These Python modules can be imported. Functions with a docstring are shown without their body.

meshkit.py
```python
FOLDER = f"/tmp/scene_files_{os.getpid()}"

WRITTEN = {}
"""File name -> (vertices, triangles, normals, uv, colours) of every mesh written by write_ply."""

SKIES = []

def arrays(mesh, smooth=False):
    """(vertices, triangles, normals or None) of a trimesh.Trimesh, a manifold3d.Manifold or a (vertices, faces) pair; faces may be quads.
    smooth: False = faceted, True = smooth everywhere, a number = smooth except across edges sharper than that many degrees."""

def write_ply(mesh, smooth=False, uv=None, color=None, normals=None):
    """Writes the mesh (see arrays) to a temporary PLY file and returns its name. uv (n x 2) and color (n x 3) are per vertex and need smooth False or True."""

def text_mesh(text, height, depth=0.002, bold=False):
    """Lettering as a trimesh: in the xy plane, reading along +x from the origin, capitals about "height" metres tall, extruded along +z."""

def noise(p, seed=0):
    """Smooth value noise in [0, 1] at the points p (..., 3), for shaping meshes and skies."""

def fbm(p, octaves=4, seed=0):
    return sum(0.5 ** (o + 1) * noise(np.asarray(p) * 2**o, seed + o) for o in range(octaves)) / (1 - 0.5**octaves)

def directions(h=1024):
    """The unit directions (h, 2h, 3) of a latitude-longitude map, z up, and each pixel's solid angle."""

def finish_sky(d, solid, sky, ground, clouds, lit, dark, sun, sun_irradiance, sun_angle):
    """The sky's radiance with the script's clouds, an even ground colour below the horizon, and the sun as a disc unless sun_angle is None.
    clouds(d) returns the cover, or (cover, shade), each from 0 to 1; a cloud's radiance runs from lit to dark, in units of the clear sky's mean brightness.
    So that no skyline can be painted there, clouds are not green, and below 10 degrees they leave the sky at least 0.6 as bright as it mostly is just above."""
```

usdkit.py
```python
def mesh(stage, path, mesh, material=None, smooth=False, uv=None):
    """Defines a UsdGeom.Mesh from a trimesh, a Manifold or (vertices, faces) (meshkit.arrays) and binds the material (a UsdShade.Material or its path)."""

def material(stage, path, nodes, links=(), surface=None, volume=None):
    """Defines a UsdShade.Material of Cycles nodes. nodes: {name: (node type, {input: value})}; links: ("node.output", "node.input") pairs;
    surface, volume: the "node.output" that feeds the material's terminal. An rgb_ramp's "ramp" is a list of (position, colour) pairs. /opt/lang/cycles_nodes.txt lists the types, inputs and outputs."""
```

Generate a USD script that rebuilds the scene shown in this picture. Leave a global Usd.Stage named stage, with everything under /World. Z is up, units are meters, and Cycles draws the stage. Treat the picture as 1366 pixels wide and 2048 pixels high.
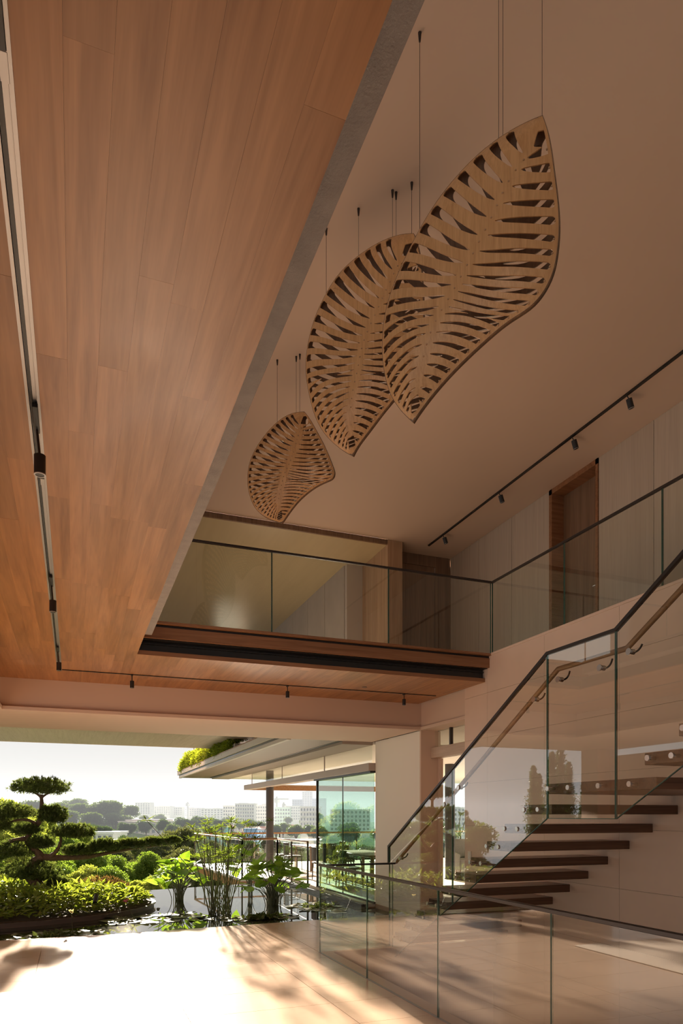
import math, random
import numpy as np, trimesh, usdkit, meshkit
import manifold3d as m3
import shapely
from shapely.geometry import Polygon, Point, LineString, MultiPoint
from shapely.ops import unary_union
from pxr import Usd, UsdGeom, UsdLux, UsdShade, Gf, Sdf, Vt
stage = Usd.Stage.CreateInMemory()
UsdGeom.SetStageUpAxis(stage, 'Z'); UsdGeom.SetStageMetersPerUnit(stage, 1.0)
UsdGeom.Xform.Define(stage, '/World'); UsdGeom.Scope.Define(stage, '/World/Looks')
PI = math.pi
# ------------------------------------------------------------------ camera, sky, sun, exposure
F_PX = 1391.0; W_PX, H_PX = 1366, 2048; HORIZON = 1632.0
YAW = math.degrees(math.atan(535 / F_PX))
cam = UsdGeom.Camera.Define(stage, '/World/camera')
cam.AddTranslateOp().Set(Gf.Vec3d(0, 0, 1.65)); cam.AddRotateZOp().Set(-YAW); cam.AddRotateXOp().Set(90)
cam.CreateHorizontalApertureAttr(36.0); cam.CreateVerticalApertureAttr(36.0 * H_PX / W_PX)
cam.CreateFocalLengthAttr(36.0 * F_PX / W_PX)
cam.CreateVerticalApertureOffsetAttr(36.0 * (HORIZON - H_PX / 2) / W_PX)
cam.CreateClippingRangeAttr(Gf.Vec2f(0.05, 6000))
cam.CreateExposureAttr(0.86)
dome = UsdLux.DomeLight.Define(stage, '/World/sky')
dome.CreateIntensityAttr(0.132); dome.CreateColorAttr(Gf.Vec3f(1.0, 0.985, 0.95))
sun = UsdLux.DistantLight.Define(stage, '/World/sun')
SUN = np.array([-0.065, -1.0, -0.232]); SUN /= np.linalg.norm(SUN)
zz = -SUN; xx = np.cross([0, 0, 1.0], zz); xx /= np.linalg.norm(xx); yy = np.cross(zz, xx)
mm = np.eye(4); mm[0, :3], mm[1, :3], mm[2, :3] = xx, yy, zz
sun.AddTransformOp().Set(Gf.Matrix4d(*mm.ravel().tolist()))
sun.CreateAngleAttr(1.2); sun.CreateIntensityAttr(6.3); sun.CreateNormalizeAttr(True); sun.CreateColorAttr(Gf.Vec3f(1.0, 0.84, 0.66))
# ------------------------------------------------------------------ helpers
_used = {}; _loc = {}
def numbered(parent, name):
    k = (parent, name); n = _used.get(k, 0); _used[k] = n + 1
    return f'{parent}/{name}' + (f'_{n:03d}' if n else '')
def data(p, label=None, cat=None, group=None, kind=None):
    for k, v in (('label', label), ('category', cat), ('group', group), ('kind', kind)):
        if v: p.SetCustomDataByKey(k, v)
    return p
def thing(name, label=None, cat=None, loc=(0, 0, 0), group=None, kind=None, rotz=0.0, parent='/World'):
    x = UsdGeom.Xform.Define(stage, numbered(parent, name))
    x.AddTranslateOp().Set(Gf.Vec3d(*map(float, loc)))
    if rotz: x.AddRotateZOp().Set(float(rotz))
    _loc[str(x.GetPath())] = np.array(loc, float)
    return data(x.GetPrim(), label, cat, group, kind)
def obj(name, mesh, mat, parent=None, label=None, cat=None, group=None, kind=None, smooth=False):
    """one Mesh prim under parent (a prim) or /World; vertices in world metres, moved into the parent's frame"""
    pp = str(parent.GetPath()) if parent is not None else '/World'
    v, f, n = meshkit.arrays(mesh, smooth)
    base = _loc.get(pp, np.zeros(3))
    path = numbered(pp, name)
    m = UsdGeom.Mesh.Define(stage, path)
    m.CreatePointsAttr(Vt.Vec3fArray.FromNumpy((v - base).astype(np.float32)))
    m.CreateFaceVertexCountsAttr(Vt.IntArray.FromNumpy(np.full(len(f), 3, np.int32)))
    m.CreateFaceVertexIndicesAttr(Vt.IntArray.FromNumpy(f.astype(np.int32).ravel()))
    m.CreateSubdivisionSchemeAttr('none')
    if n is not None:
        m.CreateNormalsAttr(Vt.Vec3fArray.FromNumpy(n.astype(np.float32))); m.SetNormalsInterpolation('vertex')
    UsdShade.MaterialBindingAPI.Apply(m.GetPrim()).Bind(mat)
    _loc[path] = base
    return data(m.GetPrim(), label, cat, group, kind)
def copy(src, loc, rotz=0.0, label=None, group=None, scale=1.0):
    name = src.GetName().rstrip('0123456789').rstrip('_')
    x = UsdGeom.Xform.Define(stage, numbered('/World', name))
    x.AddTranslateOp().Set(Gf.Vec3d(*map(float, loc)))
    if rotz: x.AddRotateZOp().Set(float(rotz))
    if np.ndim(scale) or scale != 1.0: x.AddScaleOp().Set(Gf.Vec3f(*(np.ones(3) * scale).tolist()))
    p = x.GetPrim(); p.GetReferences().AddInternalReference(src.GetPath()); p.SetInstanceable(True)
    was = src.GetCustomData()
    return data(p, label or was.get('label'), was.get('category'), group or was.get('group'))
def cat_(ms): return trimesh.util.concatenate(ms)
_BF = np.array([[0,2,1],[0,3,2],[4,5,6],[4,6,7],[0,1,5],[0,5,4],[1,2,6],[1,6,5],[2,3,7],[2,7,6],[3,0,4],[3,4,7]])
def bx(x0, x1, y0, y1, z0, z1, bev=0.0):
    x0, x1 = sorted((x0, x1)); y0, y1 = sorted((y0, y1)); z0, z1 = sorted((z0, z1))
    if bev <= 0:
        v = np.array([[x0,y0,z0],[x1,y0,z0],[x1,y1,z0],[x0,y1,z0],[x0,y0,z1],[x1,y0,z1],[x1,y1,z1],[x0,y1,z1]])
        return trimesh.Trimesh(v, _BF, process=False)
    b = min(bev, (x1-x0)*.45, (y1-y0)*.45, (z1-z0)*.45); P = []
    for sx in (0, 1):
        for sy in (0, 1):
            for sz in (0, 1):
                c = np.array([(x0, x1)[sx], (y0, y1)[sy], (z0, z1)[sz]], float); d = np.array([1-2*sx, 1-2*sy, 1-2*sz]) * b
                for a in range(3):
                    q = c + d; q[a] = c[a]; P.append(q)
    return trimesh.convex.convex_hull(np.array(P))
def frame_at(d):
    d = np.array(d, float); d /= np.linalg.norm(d)
    a = np.cross(d, [0, 0, 1.0]) if abs(d[2]) < 0.95 else np.cross(d, [1.0, 0, 0])
    a /= np.linalg.norm(a); return a, np.cross(d, a), d
def tube(pts, r, n=8, cap=True, sq=1.0):
    """swept tube through pts, radius r (number or per point)"""
    P = np.array(pts, float); r = np.ones(len(P)) * r
    T = np.gradient(P, axis=0); T /= np.maximum(np.linalg.norm(T, axis=1, keepdims=True), 1e-9)
    a, b, _ = frame_at(T[0]); V = []
    for i in range(len(P)):
        a = a - T[i] * (a @ T[i]); a /= np.linalg.norm(a); b = np.cross(T[i], a)
        th = np.arange(n) * 2 * PI / n
        V.append(P[i] + r[i] * (np.cos(th)[:, None] * a * sq + np.sin(th)[:, None] * b))
    V = np.vstack(V); F = []
    for i in range(len(P) - 1):
        for k in range(n):
            k2 = (k + 1) % n; A, B, C, D = i*n+k, i*n+k2, (i+1)*n+k2, (i+1)*n+k
            F += [[A, B, C], [A, C, D]]
    if cap:
        V = np.vstack([V, P[:1], P[-1:]]); c0, c1 = len(V)-2, len(V)-1; L = (len(P)-1)*n
        for k in range(n):
            k2 = (k + 1) % n; F += [[c0, k2, k], [c1, L+k, L+k2]]
    return trimesh.Trimesh(V, F, process=False)
def cyl(p, q, r, n=16, r2=None): return tube([p, q], [r, r if r2 is None else r2], n)
def spline(pts, n):
    from scipy.interpolate import CubicSpline
    P = np.array(pts, float); t = np.r_[0, np.cumsum(np.linalg.norm(np.diff(P, axis=0), axis=1))]
    return CubicSpline(t, P)(np.linspace(0, t[-1], n))
def lathe(prof, center, n=24):
    m = trimesh.creation.revolve(np.array(prof, float), sections=n); m.apply_translation(center); return m
def poly_x(pts_yz, x0, x1):
    """polygon in (y,z) extruded from x0 to x1"""
    m = m3.Manifold.extrude(m3.CrossSection([np.array(pts_yz, float)], m3.FillRule.EvenOdd), x1 - x0).to_mesh()
    v = m.vert_properties[:, :3]; V = np.stack([x0 + v[:, 2], v[:, 0], v[:, 1]], 1)
    return trimesh.Trimesh(V, m.tri_verts, process=False)
# ------------------------------------------------------------------ materials
def M(name, nodes, links, surface): return usdkit.material(stage, '/World/Looks/' + name, nodes, links, surface=surface)
def plain(name, color, rough=0.5, metallic=0.0, spec=0.5, bump=0.0, bscale=40, vary=0.0, vscale=1.5, coat=0.0):
    nodes = {'p': ('principled_bsdf', {'base_color': color, 'roughness': rough, 'metallic': metallic, 'specular_ior_level': spec, 'coat_weight': coat, 'coat_roughness': 0.12})}
    links = []
    if vary or bump: nodes['g'] = ('geometry', {})
    if vary:
        c = np.array(color); nodes['n'] = ('noise_texture', {'scale': vscale, 'detail': 5.0, 'roughness': 0.6})
        nodes['r'] = ('rgb_ramp', {'ramp': [(0.3, tuple(c*(1-vary))), (0.7, tuple(np.minimum(c*(1+vary), 1)))]})
        links += [('g.position', 'n.vector'), ('n.fac', 'r.fac'), ('r.color', 'p.base_color')]
    if bump:
        nodes['bn'] = ('noise_texture', {'scale': bscale, 'detail': 4.0}); nodes['b'] = ('bump', {'strength': bump, 'distance': 0.01})
        links += [('g.position', 'bn.vector'), ('bn.fac', 'b.height'), ('b.normal', 'p.normal')]
    return M(name, nodes, links, 'p.BSDF')
def wood(name, dark, light, axis='y', rough=0.4, fine=22.0, along=0.7, vary=0.35, bump=0.08, spec=0.5, bright=1.0):
    """grain stretched along an axis of the place; each piece gets its own tone and grain from object_info.random"""
    sc = {'x': (along, fine, fine), 'y': (fine, along, fine), 'z': (fine, fine, along)}[axis]
    sc2 = tuple(s * 5 for s in sc); d, l = np.array(dark), np.array(light)
    nodes = {'g': ('geometry', {}), 'o': ('object_info', {}), 'm1': ('math', {'math_type': 'multiply', 'value2': 37.0}),
             'cx': ('combine_xyz', {}), 'a': ('vector_math', {'math_type': 'add'}),
             'm': ('mapping', {'scale': sc}), 'mf': ('mapping', {'scale': sc2}),
             'n': ('noise_texture', {'scale': 1.0, 'detail': 4.0, 'roughness': 0.55, 'distortion': 0.8}),
             'nf': ('noise_texture', {'scale': 1.0, 'detail': 2.0}),
             'mx': ('math', {'math_type': 'multiply_add', 'value2': 0.35, 'value3': 0.0}),
             'ad': ('math', {'math_type': 'add'}),
             'r': ('rgb_ramp', {'ramp': [(0.40, tuple(d)), (0.62, tuple((d+l)/2)), (0.85, tuple(l))]}),
             'mr': ('map_range', {'from_min': 0.0, 'from_max': 1.0, 'to_min': (1 - vary) * bright, 'to_max': (1 + vary * 0.45) * bright}),
             'h': ('hsv', {}), 'b': ('bump', {'strength': bump, 'distance': 0.004}),
             'p': ('principled_bsdf', {'roughness': rough, 'specular_ior_level': spec})}
    links = [('o.random', 'm1.value1'), ('m1.value', 'cx.x'), ('m1.value', 'cx.y'), ('m1.value', 'cx.z'), ('g.position', 'a.vector1'), ('cx.vector', 'a.vector2'),
             ('a.vector', 'm.vector'), ('a.vector', 'mf.vector'), ('m.vector', 'n.vector'), ('mf.vector', 'nf.vector'),
             ('nf.fac', 'mx.value1'), ('n.fac', 'ad.value1'), ('mx.value', 'ad.value2'), ('ad.value', 'r.fac'),
             ('o.random', 'mr.value'), ('r.color', 'h.color'), ('mr.result', 'h.value'), ('h.color', 'p.base_color'),
             ('ad.value', 'b.height'), ('b.normal', 'p.normal')]
    return M(name, nodes, links, 'p.BSDF')
def pane(name, tint=(0.95, 0.975, 0.96), ior=1.85):
    """thin architectural glass: passes light, mirrors by fresnel on the side that is hit"""
    nodes = {'g': ('geometry', {}), 'f': ('fresnel', {'IOR': ior}), 'i': ('math', {'math_type': 'subtract', 'value1': 1.0}), 'k': ('math', {'math_type': 'multiply'}),
             't': ('transparent_bsdf', {'color': tint}), 's': ('glossy_bsdf', {'color': (1, 1, 1), 'roughness': 0.0}), 'x': ('mix_closure', {})}
    return M(name, nodes, [('g.backfacing', 'i.value2'), ('f.fac', 'k.value1'), ('i.value', 'k.value2'), ('k.value', 'x.fac'), ('t.BSDF', 'x.closure1'), ('s.BSDF', 'x.closure2')], 'x.closure')
def leafmat(name, c1, c2, trans=0.45, rough=0.45, vscale=6.0, spec=0.4):
    nodes = {'g': ('geometry', {}), 'o': ('object_info', {}), 'n': ('noise_texture', {'scale': vscale, 'detail': 3.0}), 'ad': ('math', {'math_type': 'multiply_add', 'value2': 0.45}),
             'sb': ('math', {'math_type': 'multiply_add', 'value2': 0.8, 'value3': -0.1}),
             'r': ('rgb_ramp', {'ramp': [(0.25, c1), (0.8, c2)]}), 'p': ('principled_bsdf', {'roughness': rough, 'specular_ior_level': spec}),
             'tc': ('mix_color', {'blend_type': 'multiply', 'fac': 1.0, 'b': (1.15, 1.1, 0.55), 'use_clamp': False}), 't': ('translucent_bsdf', {}), 'x': ('mix_closure', {'fac': trans})}
    links = [('g.position', 'n.vector'), ('g.random_per_island', 'ad.value1'), ('n.fac', 'sb.value1'), ('sb.value', 'ad.value3'), ('ad.value', 'r.fac'),
             ('r.color', 'p.base_color'), ('r.color', 'tc.a'), ('tc.result', 't.color'), ('p.BSDF', 'x.closure1'), ('t.BSDF', 'x.closure2')]
    return M(name, nodes, links, 'x.closure')
M_ceil_wood = wood('ceiling_wood', (0.275, 0.113, 0.040), (0.455, 0.208, 0.078), 'y', rough=0.38, fine=13, along=0.7, vary=0.16, spec=0.38)
M_fascia = wood('fascia_wood', (0.20, 0.085, 0.035), (0.36, 0.17, 0.08), 'x', rough=0.42, fine=18, along=0.8, vary=0.1)
M_lining = wood('lining_wood', (0.33, 0.20, 0.115), (0.50, 0.33, 0.20), 'z', rough=0.45, fine=14, along=0.6, vary=0.1)
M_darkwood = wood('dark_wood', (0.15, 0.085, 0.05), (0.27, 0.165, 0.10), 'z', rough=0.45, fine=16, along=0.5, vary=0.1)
M_tread = wood('tread_wood', (0.10, 0.045, 0.024), (0.20, 0.10, 0.055), 'x', rough=0.35, fine=20, along=0.7, vary=0.12)
M_rail_wood = wood('rail_wood', (0.22, 0.105, 0.045), (0.36, 0.19, 0.09), 'y', rough=0.3, fine=26, along=1.0, vary=0.05)
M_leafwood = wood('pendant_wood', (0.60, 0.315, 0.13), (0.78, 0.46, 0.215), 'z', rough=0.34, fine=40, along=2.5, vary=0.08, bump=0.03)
M_panel = wood('panel_veneer', (0.54, 0.45, 0.36), (0.63, 0.54, 0.44), 'z', rough=0.5, fine=18, along=0.6, vary=0.05, bump=0.03)
M_pale_wood = wood('pale_wood', (0.50, 0.37, 0.27), (0.62, 0.48, 0.37), 'y', rough=0.5, fine=18, along=0.7, vary=0.08)
M_floor = plain('floor_stone', (0.62, 0.45, 0.335), 0.19, spec=0.55, vary=0.07, vscale=1.3, bump=0.012, bscale=9)
M_stone = plain('wall_stone', (0.76, 0.565, 0.445), 0.42, spec=0.4, vary=0.05, vscale=1.1)
M_grout = plain('grout', (0.36, 0.25, 0.18), 0.8)
M_cream = plain('cream_paint', (0.70, 0.52, 0.41), 0.75, spec=0.25)
M_offwhite = plain('offwhite_paint', (0.89, 0.82, 0.74), 0.75, spec=0.25)
M_hiceil = plain('ceiling_paint', (0.76, 0.61, 0.50), 0.7, spec=0.25)
M_grey = plain('grey_plaster', (0.37, 0.34, 0.325), 0.7, bump=0.35, bscale=90, vary=0.12, vscale=9)
M_black = plain('black_metal', (0.018, 0.017, 0.017), 0.4)
M_bronze = plain('bronze_metal', (0.06, 0.05, 0.048), 0.38, metallic=0.6)
M_steel = plain('steel', (0.72, 0.68, 0.64), 0.22, metallic=1.0)
M_alu = plain('aluminium', (0.42, 0.40, 0.39), 0.4, metallic=0.8)
M_gedge = plain('glass_edge', (0.035, 0.095, 0.075), 0.2, spec=0.6)
M_glass = pane('clear_glass')
M_sglass = pane('stair_glass', ior=2.3)
M_wood_back = plain('dark_backing', (0.08, 0.05, 0.03), 0.8)
M_taupe = plain('taupe_paint', (0.40, 0.33, 0.28), 0.7, spec=0.3)
M_concrete = plain('concrete', (0.45, 0.40, 0.36), 0.75, vary=0.1)
M_column = plain('column_metal', (0.07, 0.058, 0.055), 0.5)
def struct(name, mesh, mat, **k): return obj(name, mesh, mat, kind='structure', **k)
def sgroup(name, label=None): return thing(name, label, kind='structure')
# ================================================================== SETTING
rng = random.Random(4)
# ---- floor: large tiles laid on a slab, grout joints recessed
floor = sgroup('floor')
obj('slab', cat_([bx(-3.2, 2.79, -5, 10.3, -0.25, -0.012), bx(2.79, 5.3, 7.96, 10.4, -0.25, -0.012), bx(5.3, 12, 8.6, 12, -0.25, -0.012)]), M_grout, floor)
def pond_edge(x): return 10.10 + 0.078 * (x + 0.9)          # the tiles' edge by the pond
xs = [-3.2, -2.87, -1.62, -0.375, 0.87, 2.12, 2.775]; ys = [-5.0, -2.5, 0.0, 2.6, 3.23, 3.86, 4.49, 5.12, 5.75, 6.38, 7.01, 7.63, 8.26, 8.89, 9.52]
G = 0.0022
def tile(x0, x1, y0, y1, last=False):
    if not last: obj('tile', bx(x0+G, x1-G, y0+G, y1-G, -0.012, 0.0), M_floor, floor); return
    v = np.array([[x0+G, y0+G], [x1-G, y0+G], [x1-G, pond_edge(x1)], [x0+G, pond_edge(x0)]])
    V = np.vstack([np.c_[v, np.full(4, -0.012)], np.c_[v, np.zeros(4)]]); obj('tile', trimesh.Trimesh(V, _BF, process=False), M_floor, floor)
for i in range(len(xs) - 1):
    for j in range(len(ys)):
        if j + 1 < len(ys): tile(xs[i], xs[i+1], ys[j], ys[j+1])
        else: tile(xs[i], xs[i+1], ys[j], 0, True)
for x0, x1 in ((2.775, 3.37), (3.37, 4.62), (4.62, 5.3)):
    for y0, y1 in ((7.97, 8.26), (8.26, 8.89), (8.89, 9.52)): tile(x0, x1, y0, y1)
    tile(x0, x1, 9.52, 0, True)
tile(5.3, 12, 8.6, 12)
struct('trim_1', cat_([bx(2.785, 2.93, -2, 7.96, -0.30, 0.004, 0.004), bx(2.93, 5.245, 7.90, 7.97, -0.30, 0.003, 0.004)]), M_stone)   # nosing round the stair opening
# ---- the stair opening going down
struct('floor', bx(2.6, 5.5, -2.2, 8.0, -3.6, -3.4), M_floor)
struct('wall_left', bx(2.70, 2.785, -2.2, 7.96, -3.4, -0.02), M_stone)
struct('wall_back', bx(2.7, 5.3, 7.97, 8.1, -3.4, -0.25), M_stone)
struct('wall_front', bx(2.7, 5.3, -2.3, -2.2, -3.4, 0), M_stone)
# ---- stone wall carrying the stair, big slabs
XW = 5.245
wr = sgroup('wall_right')
obj('backing', bx(XW + 0.012, 5.5, -5, 8.69, -3.4, 3.53), M_grout, wr)
yj = [8.69, 8.11, 6.89, 5.665, 4.44, 3.22, 2.0, -1.0, -5.0]; zj = [-3.4, -2.13, -1.52, -0.915, -0.31, 0.295, 0.90, 1.51, 2.115, 2.72, 3.325, 3.83]
for i in range(len(yj) - 1):
    for j in range(len(zj) - 1): obj('stone_slab', bx(XW, XW + 0.012, yj[i+1] + .0015, yj[i] - .0015, zj[j] + .0015, zj[j+1] - .0015), M_stone, wr)
obj('end_face', bx(XW + 0.001, 5.5, 8.69, 8.70, 0, 3.48), M_stone, wr)
struct('trim_2', bx(XW - 0.012, XW + 0.10, -5, 8.02, 3.815, 3.845, 0.003), M_stone)
# ---- lower ceiling: planks running in depth, a channel left for the track
cl = sgroup('ceiling')
ZC = 3.48
obj('backing', cat_([bx(-0.93, -0.197, -5, 10.2, ZC + 0.014, ZC + 0.05), bx(-0.14, 0.655, -5, 10.2, ZC + 0.014, ZC + 0.05), bx(0.655, 5.28, 8.2, 10.2, ZC + 0.014, ZC + 0.05), bx(-0.2, -0.13, -5, 10.2, ZC + 0.03, ZC + 0.05)]), M_wood_back, cl)
def plank_row(x0, x1, ya, yb):
    y = ya + rng.uniform(-1.4, 0)
    while y < yb:
        e = y + rng.uniform(1.3, 2.3); a, b = max(y, ya), min(e, yb)
        if yb - b < 0.35: b = yb
        if b - a > 0.05: obj('plank', bx(x0 + .0002, x1 - .0002, a + .0002, b - .0002, ZC + rng.uniform(0, .0005), ZC + 0.014), M_ceil_wood, cl)
        if b == yb: break
        y = e
for i in range(6): plank_row(-0.93 + i*0.12217, -0.93 + (i+1)*0.12217, -1.2, 10.15)
for i in range(7): plank_row(-0.14 + i*0.1153, -0.14 + (i+1)*0.1153, -1.2, 10.15)
for i in range(37): plank_row(0.667 + i*0.1238, 0.667 + (i+1)*0.1238, 8.17, 10.15)
obj('plank_infill', bx(-0.197, -0.14, 9.42, 10.15, ZC, ZC + .014), M_ceil_wood, cl)
obj('plank_field', bx(-0.93, 0.667, -5, -1.2, ZC, ZC + .014), M_ceil_wood, cl)
# ---- edges of the ceiling opening
struct('trim_3', bx(0.60, 0.8055, -5, 7.95, 3.655, 3.83, 0.003), M_grey)                        # plastered slab edge
struct('trim_4', bx(0.56, 0.60, -5, 8.22, 3.50, 3.66), M_black)
struct('trim_5', bx(0.667, XW, 8.17, 8.20, ZC + .002, 3.53), M_fascia)                            # lip of the plank ceiling
struct('trim_6', cat_([bx(0.56, XW - 0.01, 8.215, 8.235, 3.50, 3.70), bx(0.60, XW - 0.01, 8.10, 8.235, 3.648, 3.66), bx(0.6, XW - .01, 8.19, 8.215, 3.61, 3.62)]), M_black)
struct('trim_7', bx(0.60, XW + 0.005, 8.06, 8.10, 3.655, 3.782), M_fascia)
struct('trim_8', bx(0.60, XW + 0.005, 8.075, 8.10, 3.782, 3.812), M_black)
struct('trim_9', bx(0.60, XW, 8.01, 8.12, 3.812, 3.838, 0.002), M_fascia)
# ---- upper floor slabs
struct('floor', cat_([bx(-3.2, 0.60, -5, 8.2, 3.66, 3.83), bx(-3.2, 6.9, 8.24, 20, 3.60, 3.825), bx(XW + .1, 6.9, -5, 8.24, 3.53, 3.825)]), M_pale_wood)
# ---- beams and walls of the front opening
struct('wall_front', cat_([bx(-3.2, 5.30, 10.15, 12.1, 3.10, 3.60), bx(-3.2, -0.93, -5, 10.15, 3.10, 3.60)]), M_cream)
struct('trim_10', cat_([bx(-3.2, 5.27, 10.10, 12.12, 3.05, 3.10, 0.003), bx(-3.2, -0.88, -5, 10.10, 3.05, 3.10, 0.003)]), M_cream)
struct('wall_right', cat_([bx(5.30, 5.60, 8.70, 10.2, 3.10, 3.60)]), M_cream)
struct('trim_11', bx(5.265, 5.60, 8.70, 10.2, 3.05, 3.10, 0.003), M_cream)
struct('wall_back', bx(5.30, 5.69, 10.2, 12.0, 0, 3.05, 0.003), M_offwhite)                        # the pier
struct('trim_12', cat_([bx(5.30, 5.62, 10.16, 10.2, 0, 3.05), bx(5.62, 5.68, 10.10, 10.2, 0, 2.6)]), M_cream)
struct('trim_13', bx(5.48, 5.64, 8.70, 10.16, 2.60, 2.77, 0.003), M_pale_wood)                     # transom
struct('wall_left', cat_([bx(-3.2, -2.67, 11.6, 12.1, -0.1, 3.05), bx(-3.2, -3.0, 9.6, 11.6, 0, 2.9), bx(-3.2, -3.0, 5.0, 11.6, 4.55, 6.5), bx(-3.2, -2.9, 4.2, 4.5, 0, 3.1), bx(-3.2, -2.9, -1, -.7, 0, 3.1)]), M_cream)
struct('wall_front', cat_([bx(-3.2, 7, -5.2, -5, -0.2, 3.9), bx(-3.2, 1.5, -5.2, -5, 3.9, 6.6), bx(5.5, 7, -5.2, -5, 3.9, 6.6)]), M_cream)                                     # behind the photographer
# ---- upper storey
ZH = 6.48
struct('ceiling', cat_([bx(-3.2, 6.8, -5, 11.05, ZH, ZH + .15), bx(5.12, 6.8, 11.05, 11.6, ZH, ZH + .15)]), M_hiceil)
struct('trim_14', bx(-3.2, 5.114, 11.05, 11.09, 6.395, ZH, 0.002), M_darkwood)                       # bulkhead
struct('ceiling', bx(-3.2, 5.12, 11.09, 20, 6.40, 6.48), wood('soffit_wood', (0.58, 0.50, 0.30), (0.63, 0.55, 0.34), 'y', rough=0.3, fine=5, along=0.5, vary=0.03, bump=0.0))
struct('trim_15', bx(5.115, 5.40, 11.05, 11.5, 3.83, 6.478, 0.002), M_lining)                        # pilaster
wb = sgroup('wall_back')
for i in range(5): obj('panel', bx(5.12, 5.15, 11.502 + i*.58, 11.502 + (i+1)*.58 - .004, 3.83, 6.40), M_lining, wb)
db = sgroup('wall_back')
obj('frame', cat_([bx(5.4, 6.6, 11.46, 11.5, 6.28, 6.478), bx(6.28, 6.6, 11.46, 11.5, 3.83, 6.28)]), M_darkwood, db)
obj('panel', bx(5.40, 6.27, 11.48, 11.52, 3.83, 6.28), M_darkwood, db)
wu = sgroup('wall_right')
XU = 6.6
ju = [11.46, 10.48, 9.5, 8.545, 7.505, 6.55, 5.59, 4.63, 3.67, 2.7, 1.75, 0.8, -5]
obj('backing', cat_([bx(XU + .02, XU + .3, 8.545, 11.5, 3.83, ZH), bx(XU + .02, XU + .3, -5, 7.505, 3.83, ZH)]), M_wood_back, wu)
for i in range(len(ju) - 1):
    if i == 3: continue
    obj('panel', bx(XU, XU + .02, ju[i+1] + .004, ju[i] - .004, 3.83, ZH - .002), M_panel, wu)
d1 = sgroup('door_1')
obj('door_frame', cat_([bx(XU - .012, XU + .3, 8.475, 8.54, 3.83, ZH - .002), bx(XU - .012, XU + .3, 7.51, 7.555, 3.83, ZH - .002), bx(XU - .012, XU + .3, 7.51, 8.54, ZH - .075, ZH - .002)]), M_fascia, d1)
obj('door_leaf', bx(XU + .20, XU + .25, 7.555, 8.475, 3.83, ZH - .075), M_darkwood, d1)
obj('door_handle', cat_([cyl((XU+.2, 7.66, 4.85), (XU+.14, 7.66, 4.85), .011), cyl((XU+.145, 7.65, 4.85), (XU+.145, 7.78, 4.85), .010)]), M_steel, d1)
w2 = sgroup('window_1')                                                                               # far glazing of the upper storey
obj('pane', bx(5.12, 5.13, 14.42, 16.2, 3.83, 6.39), M_glass, w2)
obj('window_frame', cat_([bx(5.11, 5.14, 14.40, 14.42, 3.83, 6.4), bx(5.11, 5.14, 16.2, 16.22, 3.83, 6.4), bx(5.11, 5.14, 14.4, 16.2, 6.385, 6.4)]), M_bronze, w2)
struct('ceiling', bx(5.14, 9, 11.5, 20, 6.0, 6.1), M_offwhite)
struct('wall_back', bx(5.5, 9, 17.0, 17.1, 3.83, 6.0), M_offwhite)
struct('wall_back', cat_([bx(-3.2, 3.8, 20.0, 20.15, 3.6, 6.6), bx(3.8, 5.1, 20.0, 20.15, 3.6, 4.9), bx(5.1, 9, 20, 20.15, 3.6, 6.6)]), M_cream)
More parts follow.
